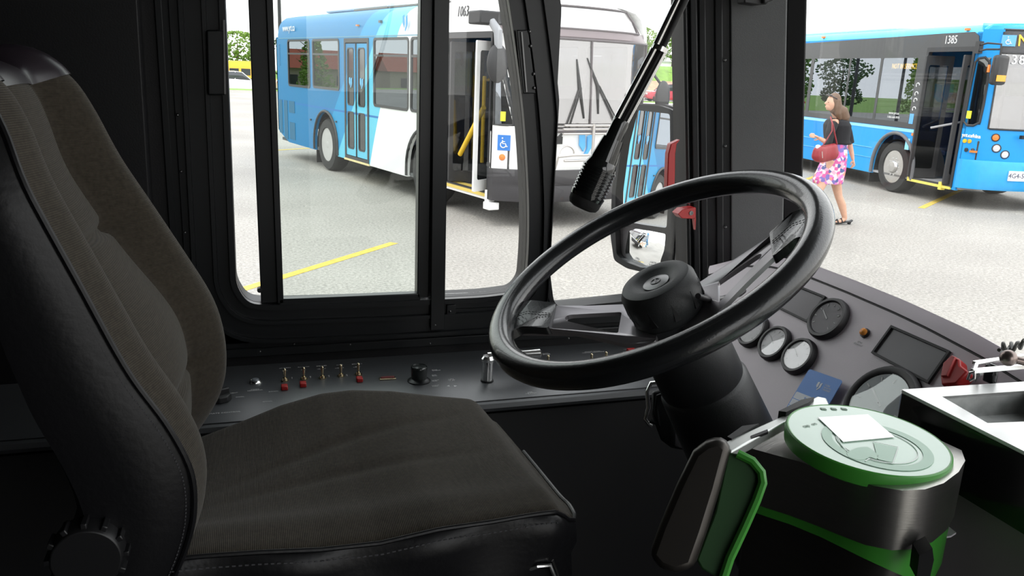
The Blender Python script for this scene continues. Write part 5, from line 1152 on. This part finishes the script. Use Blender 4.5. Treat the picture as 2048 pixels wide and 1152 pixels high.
limb([sN, Q(1661, 265, YN-.02), Q(1658, 284, YN-.03)], [.052, .048, .040]); limb([Q(1658, 284, YN-.03), Q(1648, 282, YN-.02), Q(1638, 276, YN)], [.040, .034, .024])
limb([sF, Q(1694, 268, YF-.1), Q(1699, 287, YF-.14)], [.052, .046, .040]); limb([Q(1699, 287, YF-.14), Q(1703, 305, YF-.14), Q(1706, 319, YF-.16)], [.040, .034, .022])
limb([Q(1664, 322, YM-.06), Q(1652, 352, YM-.07), Q(1637, 383, YN+.08)], [.09, .078, .054]); limb([Q(1637, 383, YN+.08), Q(1622, 402, YN+.08), Q(1609, 427, YN+.08)], [.056, .058, .034]); limb([Q(1609, 427, YN+.08), Q(1601, 433, YN+.08)], [.036, .03])
limb([Q(1672, 325, YF-.1), Q(1672, 365, YF-.12), Q(1677, 392, YF-.14)], [.10, .078, .056]); limb([Q(1677, 392, YF-.14), Q(1684, 410, YF-.15), Q(1690, 438, YF-.16)], [.056, .060, .034]); limb([Q(1690, 437, YF-.16), Q(1682, 442, YF-.16), Q(1670, 446, YF-.16)], [.036, .030, .024])
def hand(w, d, curl, side):
    d = V(d).normalized(); s = V(side).normalized(); n = d.cross(s)
    m.tube([w, w+d*.045, w+d*.085], [.022, .034, .032], 10, sq=.55)
    for i, (o, l) in enumerate(((-.026, .062), (-.009, .072), (.009, .068), (.025, .052))):
        b = w+d*.08+s*o; m.tube([b, b+d*l*.45+n*curl*.3*l, b+d*l*.8+n*curl*l*.9], [.0105, .010, .008], 8)
    b = w+d*.03+s*-.03; m.tube([b, b+d*.03+s*-.02+n*curl*.01, b+d*.055+s*-.022+n*curl*.02], [.012, .011, .008], 8)
hand(Q(1639, 276, YN), (-1, .2, .35), .9, (0, .2, 1)); hand(Q(1706, 318, YF-.16), (.25, -.1, -1), -.8, (1, .2, .1))
body = m.build('body', SKIN, wm, ang=180)
md = body.modifiers.new('r', 'REMESH'); md.mode = 'VOXEL'; md.voxel_size = .0065; md.use_smooth_shade = True
md = body.modifiers.new('s', 'SMOOTH'); md.iterations = 3; md.factor = .4
def cloth(name, m, mt, vs=.012, it=6):
    o = m.build(name, mt, wm, ang=180); md = o.modifiers.new('r', 'REMESH'); md.mode = 'VOXEL'; md.voxel_size = vs; md.use_smooth_shade = True
    md = o.modifiers.new('s', 'SMOOTH'); md.iterations = it; md.factor = .5; return o
m = MB()
def oring(px0, px1, py, Y, dep, n=20):
    a, b = onY(px0, py, Y), onY(px1, py, Y); c = (a+b)/2; r = (b-a).length/2; return [c+V((r*cos(2*pi*k/n), dep*sin(2*pi*k/n), 0)) for k in range(n)]
m.loft([oring(1664, 1684, 236, 10.2, .07), oring(1657, 1692, 241, 10.2, .17), oring(1652, 1697, 250, 10.2, .20), oring(1651, 1696, 266, 10.2, .18), oring(1652, 1695, 280, 10.2, .165), oring(1653, 1700, 288, 10.2, .175)])
m.tube([sN, Q(1660, 266, YN-.03), Q(1656, 286, YN-.04), Q(1649, 284, YN-.03)], [.075, .066, .060, .052], 14)
m.tube([sF+V((0, -.03, 0)), Q(1695, 266, YF-.12), Q(1701, 288, YF-.16)], [.085, .072, .058], 14)
cloth('cardigan', m, mat('black_knit', (.012, .012, .015), .9, bump=(60, .4)), .013)
m = MB(); m.loft([oring(1656, 1692, 284, 10.2, .15), oring(1652, 1690, 300, 10.2, .165), oring(1648, 1689, 320, 10.2, .18), oring(1638, 1687, 340, 10.19, .18), oring(1628, 1684, 358, 10.18, .17), oring(1628, 1682, 367, 10.18, .165), oring(1631, 1678, 366, 10.18, .14), oring(1645, 1680, 330, 10.2, .14)])
skm = bpy.data.materials.new('floral_print'); skm.use_nodes = True; N = skm.node_tree.nodes; L = skm.node_tree.links; b = N['Principled BSDF']; b.inputs['Roughness'].default_value = .8
t = N.new('ShaderNodeTexCoord'); v = N.new('ShaderNodeTexVoronoi'); v.inputs['Scale'].default_value = 22; L.new(t.outputs['Object'], v.inputs['Vector']); s = N.new('ShaderNodeSeparateColor'); L.new(v.outputs['Color'], s.inputs[0]); r = N.new('ShaderNodeValToRGB'); r.color_ramp.interpolation = 'CONSTANT'; L.new(s.outputs[0], r.inputs[0])
E_ = r.color_ramp.elements; E_[0].color = (.62, .12, .34, 1); E_[1].position = .22; E_[1].color = (.70, .40, .52, 1)
for p, c in ((.40, (.20, .16, .45, 1)), (.52, (.75, .30, .22, 1)), (.64, (.62, .20, .55, 1)), (.78, (.10, .12, .30, 1)), (.86, (.78, .62, .66, 1))): e = E_.new(p); e.color = c
L.new(r.outputs[0], b.inputs['Base Color'])
cloth('skirt', m, skm, .013, 4)
m = MB(); H = mat('brown_hair', (.13, .075, .045), .55, bump=(40, .3), stretch=(8, 8, 1)); up = V((0, 0, 1))
m.ell(hc+V((.028, 0, .022)), (.098, .096, .118)); m.tube([hc+V((.04, 0, .03)), hc+V((.062, -.01, -.08)), Q(1682, 225, 10.17), Q(1687, 238, 10.16), Q(1689, 246, 10.15)], [.085, .095, .105, .095, .05], 16)
m.tube([hc+V((.03, -.07, .04)), hc+V((.035, -.085, -.06)), Q(1676, 228, 10.1), Q(1680, 240, 10.1)], [.04, .05, .045, .02], 12)
m.tube([hc+V((.02, .07, .05)), hc+V((.03, .085, -.06)), Q(1680, 232, 10.3)], [.04, .045, .025], 12)
cloth('hair', m, H, .010, 3)
m = MB(); m.tube([hc+V((.0, -.095, .055)), hc+fdir*.07+V((0, -.055, .095)), hc+fdir*.075+V((0, .03, .10))], .008, 8)
for dy in (-.045, .025): m.ell(hc+fdir*.068+V((0, dy, .098)), (.022, .026, .014))
m.build('sunglasses', mat('sunglass_brown', (.03, .02, .02), .15), wm)
m = MB()
for e in (hc+fdir*.085+V((-.0, -.040, .0)), hc+fdir*.088+V((0, .018, .0))): m.ell(e, (.006, .010, .006), n=10, m=6)
m.build('eyes', mat('eye_dark', (.04, .025, .02), .3), wm)
for c, y, nm in (((1663, 449), YF-.16, 0), ((1601, 437), YN+.08, 1)):
    m = MB(); fx_ = c[0]; y0 = c[1]
    P = [(fx_-2, y0-1, .030), (fx_+6, y0-1, .042), (fx_+16, y0-1, .040), (fx_+27, y0-3, .036), (fx_+37, y0-4, .036), (fx_+40, y0-6, .03)]
    m.loft([[onY(x, yy, y)+V((0, w*cos(t), .016+.014*sin(t))) for t in [2*pi*k/12 for k in range(12)]] for x, yy, w in P])
    a = onY(fx_+10, y0-2, y); m.tube([a+V((0, w, .02)) if 1 else a for w in (-.045,)]+[a+V((0, 0, .065)), a+V((0, .045, .02))], .010, 8); a = onY(fx_+18, y0-3, y); m.tube([a+V((0, -.045, .02)), a+V((0, 0, .07)), a+V((0, .045, .02))], .010, 8)
    a = onY(fx_+35, y0-2, y); m.cyl(a+V((0, 0, -.012)), a+V((0, 0, .03)), .022, .032, 10); m.build('sandal', mat('sandal_black', (.015, .015, .017), .5), wm)
hbg = root('handbag', Q(1652, 305, 9.86), 0, 'slouchy dark red leather handbag hanging from the walking woman\'s shoulder', 'handbag')
YB = 9.88
pts = [(1625, 315), (1630, 297), (1638, 291), (1645, 292), (1660, 289), (1674, 286), (1678, 308), (1673, 318), (1656, 323), (1641, 326), (1630, 322)]
P2 = rpoly([(onY(x, y, YB).x, onY(x, y, YB).z) for x, y in pts], .05, 4); cx = sum(p[0] for p in P2)/len(P2); cz = sum(p[1] for p in P2)/len(P2)
BGL = mat('red_leather', (.27, .022, .03), .42, bump=(25, .5)); m = MB()
m.loft([[V((cx+(x-cx)*k, YB+t, cz+(z-cz)*k)) for x, z in P2] for k, t in ((.55, -.06), (.85, -.045), (1, .0), (1, .03), (.85, .07), (.55, .085))]); m.build('bag_body', BGL, hbg, ang=60)
MB().tube([onY(1643, 294, YB), onY(1650, 285, YB-.03), onY(1664, 262, YN-.13), onY(1664, 246, YN-.10), onY(1661, 234, YN+.02)], .013, 8, sq=.6).tube([onY(1674, 289, YB), onY(1671, 275, YB), onY(1666, 250, YN-.10), onY(1661, 234, YN+.02)], .013, 8, sq=.6).build('strap', BGL, hbg)
MB().tube([onY(1644, 303, YB-.062), onY(1645, 316, YB-.062)], .006, 6).build('zip_pull', CHR, hbg); MB().box(onY(1636, 294, YB), (.07, .05, .06)).build('tissue', mat('tissue_white', (.75, .75, .78), .8), hbg, bevel=.02)

# ================================================================ parked vehicles far off
CARG = mat('car_glass', (.05, .055, .06), .08)
def car(name, loc, rz, col, label, cat='car', L_=4.4, H=1.46, Wc=1.76):
    P = root(name, loc, rz, label, cat); pm = mat(col[0], col[1], .25, coat=.5)
    sec = lambda x, zb, zt, w, wt: [V((x, -w, zb)), V((x, -w*1.02, (zb+zt)*.5)), V((x, -wt, zt)), V((x, wt, zt)), V((x, w*1.02, (zb+zt)*.5)), V((x, w, zb))]
    h = L_/2; w = Wc/2
    m = MB().loft([sec(-h, .35, .78, w*.8, w*.7), sec(-h+.15, .25, .92, w*.95, w*.82), sec(-h+.9, .2, .95, w, w*.88), sec(0, .2, .92, w, w*.9), sec(h-1.2, .2, .88, w, w*.88), sec(h-.3, .22, .74, w*.95, w*.8), sec(h, .32, .6, w*.8, w*.7)]); m.build('car_body', pm, P, world=False, bevel=.03)
    m = MB().loft([sec(-h+.5, .9, .92, w*.86, w*.84), sec(-h+1.15, .9, H-.05, w*.88, w*.68), sec(0, .9, H, w*.9, w*.70), sec(.45, .88, H-.06, w*.9, w*.68), sec(h-1.15, .85, .89, w*.88, w*.84)]); m.build('cabin_glass', CARG, P, world=False)
    m = MB().loft([sec(-h+1.1, H-.07, H-.03, w*.70, w*.66), sec(0, H-.03, H+.01, w*.72, w*.68), sec(.5, H-.09, H-.05, w*.70, w*.66)])
    for s in (-1, 1):
        m.beam((-h+.5, s*w*.85, .92), (-h+1.15, s*w*.70, H-.04), .08, .05).beam((-.1, s*w*.90, .9), (-.05, s*w*.71, H-.02), .07, .04).beam((h-1.15, s*w*.86, .88), (.45, s*w*.69, H-.06), .07, .05)
    m.build('roof_and_pillars', pm, P, world=False)
    for x in (-h+.85, h-.85):
        for s in (-1, 1): c = V((x, s*(w-.02), .32)); MB().lathe([(.12, .0), (.22, .01), (.31, .0), (.32, -.05), (.32, -.2), (.1, -.2)], c, (0, s, 0), 24).build('wheel', TYRE, P, world=False)
    for s in (-1, 1):
        MB().box((h-.06, s*w*.62, .62), (.12, .36, .14)).build('headlamp', MATS['headlamp_lens'], P, world=False, bevel=.02); MB().box((-h+.04, s*w*.65, .78), (.1, .3, .14)).build('tail_lamp', mat('tail_red', (.4, .01, .01), .3), P, world=False, bevel=.02)
    return P
WC_ = ('car_white', (.78, .78, .78)); RC = ('car_red', (.42, .02, .04)); SC = ('car_silver', (.5, .52, .54))
def cz(x, y): return (x, y, gz(x, y))
car('parked_car', cz(-.7, 66), rad(8), WC_, 'white parked car seen past the rear edge of the side window below the school bus')
car('parked_car', cz(-5.4, 66.3), rad(4), SC, 'silver parked car hidden left of the white one at the yard edge')
car('parked_car', cz(33.3, 62.8), rad(172), RC, 'red parked car with its tail toward the corner post')
car('parked_car', cz(28.6, 63.0), rad(168), ('car_red', (.42, .02, .04)), 'red parked car half hidden behind the nose of the numbered 1063 bus')
car('parked_car', cz(32.0, 67.5), rad(0), WC_, 'white parked car behind the two red cars', H=1.5)
car('parked_car', cz(37.0, 67.0), rad(4), SC, 'silver parked car behind the second red car on the right')
car('parked_car', cz(4.4, 66.2), rad(6), WC_, 'white parked car behind the tail of the 1063 bus')
SB = root('school_bus', (-3.0, 78, gz(-3, 78)), 0, 'yellow school bus parked far behind the white car', 'bus'); SY = mat('school_bus_yellow', (.80, .42, .02), .4)
MB().loft([[V((x, -1.2, .6)), V((x, -1.22, 2.4)), V((x, -.9, 2.95)), V((x, .9, 2.95)), V((x, 1.22, 2.4)), V((x, 1.2, .6))] for x in (-5, 5)]).loft([[V((x, -1.0, .6)), V((x, -1.0, z)), V((x, 1.0, z)), V((x, 1.0, .6))] for x, z in ((5, 1.6), (6.4, 1.45))]).build('body_shell', SY, SB, world=False, bevel=.05)
for k in range(10): MB().box((-4.5+.95*k, -1.2, 2.05), (.75, .08, .55)).build('window', CARG, SB, world=False)
MB().box((0, -1.23, 1.5), (10, .03, .06)).box((0, -1.23, 1.15), (10, .03, .06)).box((0, -1.23, .75), (10, .03, .05)).build('black_rails', TRIM, SB, world=False)
for x in (-3, 5.2):
    for s in (-1, 1): MB().lathe([(.2, .02), (.45, .03), (.5, -.05), (.5, -.25), (.1, -.25)], (x, s*1.2, .5), (0, s, 0), 20).build('wheel', TYRE, SB, world=False)

# ================================================================ trees, houses, lamps
LEAF = [mat('leaf_bright', (.16, .27, .04), .8, var=(1.2, .35)), mat('leaf_mid', (.10, .19, .04), .8, var=(1.2, .35)), mat('leaf_dark', (.045, .10, .03), .8, var=(1.2, .35))]
BARK = mat('bark', (.09, .07, .05), .9)
protos = []
def tree_proto(kind):
    rnd = random.Random(11+kind); crown = MB(); H = 1.0
    for k in range(1500 if kind != 2 else 1100):
        if kind == 2: z = rnd.random(); R = .26*(1-z)+.03; zz_ = .12+z*.88
        else: z = rnd.random(); R = .42*math.sqrt(max(0, 1-(2*z-1)**2))*(.8+.3*sin(z*9+kind))+.03; zz_ = .24+z*.76
        a = rnd.random()*2*pi; rr = R*math.sqrt(rnd.uniform(.35, 1))*(1+.18*sin(a*3+z*7+kind*2))
        c = V((rr*cos(a), rr*sin(a), zz_)); s = rnd.uniform(.016, .034); n = V((rnd.gauss(0, 1), rnd.gauss(0, 1), rnd.gauss(0, 1))).normalized(); f, g, _ = frame(n)
        vs = [c+f*s, c+g*s*.7+n*s*.3, c-f*s, c-g*s*.7+n*s*.2, c+n*s*.5, c-n*s*.25]
        crown.add(vs, [(0, 1, 4), (1, 2, 4), (2, 3, 4), (3, 0, 4), (1, 0, 5), (2, 1, 5), (3, 2, 5), (0, 3, 5)])
    tr = MB().tube([V((0, 0, -.05)), V((.005, 0, .2)), V((-.01, .01, .5)), V((0, 0, .85))], [.028, .022, .016, .005], 8)
    for k in range(7): a = rnd.random()*6.28; z = .25+.07*k; tr.tube([V((0, 0, z)), V((.12*cos(a), .12*sin(a), z+.08)), V((.26*cos(a), .26*sin(a), z+.18))], [.010, .007, .002], 6)
    return crown, tr
TP = [tree_proto(k) for k in range(3)]; tree_made = {}
def tree(x, y, h, w, kind, leaf, label, group, rz=0):
    key = (kind, leaf)
    if key not in tree_made:
        P = root('tree', (0, 0, 0)); c, t = TP[kind]; c.build('crown', LEAF[leaf], P, world=False, ang=20); t.build('trunk', BARK, P, world=False); tree_made[key] = P; P['used'] = 0
    src = tree_made[key]
    if src['used']: T = copy_tree(src)
    else: T = src; src['used'] = 1
    T.matrix_basis = Matrix.Translation(V((x, y, gz(x, y)-.1))) @ Matrix.Rotation(rz, 4, 'Z') @ Matrix.Diagonal((w, w, h, 1)); tag(T, label, 'tree', group); return T
def back(k, x, y, h, w, kind, leaf, label=None): tree(x, y, h, w, kind, leaf, label or 'bushy green tree in the distant row beyond the car park', 'distant row of trees', k*1.3)
back(0, -.6, 90, 6.6, 7, 0, 0, 'bright green round tree seen above the school bus'); back(1, -5.2, 96, 7.9, 4, 2, 2, 'dark pointed tree just left of the bright green tree above the school bus')
for k, (x, h) in enumerate(((-15, 8), (-22, 7), (-28, 9), (-35, 7), (-41, 8.5), (-46, 8), (-9, 6.5), (6, 6.5), (14, 7), (22, 6.5))): back(k+2, x, 88+3*sin(k*2.1), h, 7+sin(k*3), k % 3, (1, 2, 0)[k % 3])
tree(50.5, 95, 5.2, 5.5, 0, 0, 'bright green tree on top of the grassy bank against the corner post', None, 1)
for k, x in enumerate((70, 73.5, 77, 66.5, 80.5)): tree(x, 150, 6.2, 3.2, 0, 1, 'hazy tree on the skyline behind the grassy bank', 'skyline trees', k)
p = onY(1285, 120, 80); tree(p.x, 80, 4.6, 3.6, 1, 0, 'thin leafy treetop showing just right of the 1063 bus roof', None, 2)
p = onY(1612, 90, 70); tree(p.x-.8, 70, 6.9, 3.4, 1, 0, 'sparse treetop showing above the roof of the 1385 bus', None, 0)
tree(p.x+4.5, 74, 7.0, 3.0, 1, 1, 'second sparse treetop farther right above the roof of the 1385 bus', None, 3)
# low pale building on the skyline, houses mirrored in the windows
hs = root('distant_building', (70, 150, gz(70, 150)), 0, 'low white building on the skyline above the grassy bank', 'building')
p = onY(1330, 129, 140); MB().bb(p.x-5, p.x+5, 138, 146, 3.0, p.z+.35).build('building_walls', mat('wall_white', (.75, .76, .78), .8), hs); MB().bb(p.x-5.3, p.x+5.3, 137.7, 146.3, p.z+.35, p.z+.6).build('roof', mat('roof_grey', (.4, .4, .42), .8), hs)
for k, (x, y) in enumerate(((-92, 78), (-79, 84), (-66, 90), (-53, 96), (-105, 72))):
    h = root('house', (x, y, gz(x, y)), rad(25), 'beige house with an orange red roof reflected in the rear windows of the 1063 bus', 'house', 'row of houses mirrored in bus windows')
    MB().bb(-5, 5, -4, 4, 0, 3.2).build('house_walls', mat('wall_beige', (.34, .29, .23), .85), h, world=False)
    MB().loft([[V((x_, -4.6, 3.1)), V((x_, 0, 5.4)), V((x_, 4.6, 3.1))] for x_ in (-5.5, 5.5)]).build('roof', mat('roof_orange', (.30, .07, .035), .85, var=(6, .2)), h, world=False)
    for wx in (-3, 0, 3): MB().box((wx, -4.02, 1.7), (1.2, .1, 1.2)).build('window', CARG, h, world=False)
for x, y in ((-3.0, 42), (1.5, 38)):
    l_ = root('street_lamp', (x, y, 0), 0, 'tall dark lamp post reflected in the side windows of the 1385 bus', 'street lamp', 'lamp posts in the yard'); MB().tube([V((0, 0, 0)), V((0, 0, 7.5))], [.09, .06], 10).build('pole', TRIM, l_, world=False); MB().box((.4, 0, 7.5), (1.0, .3, .12)).build('lamp_head', TRIM, l_, world=False)
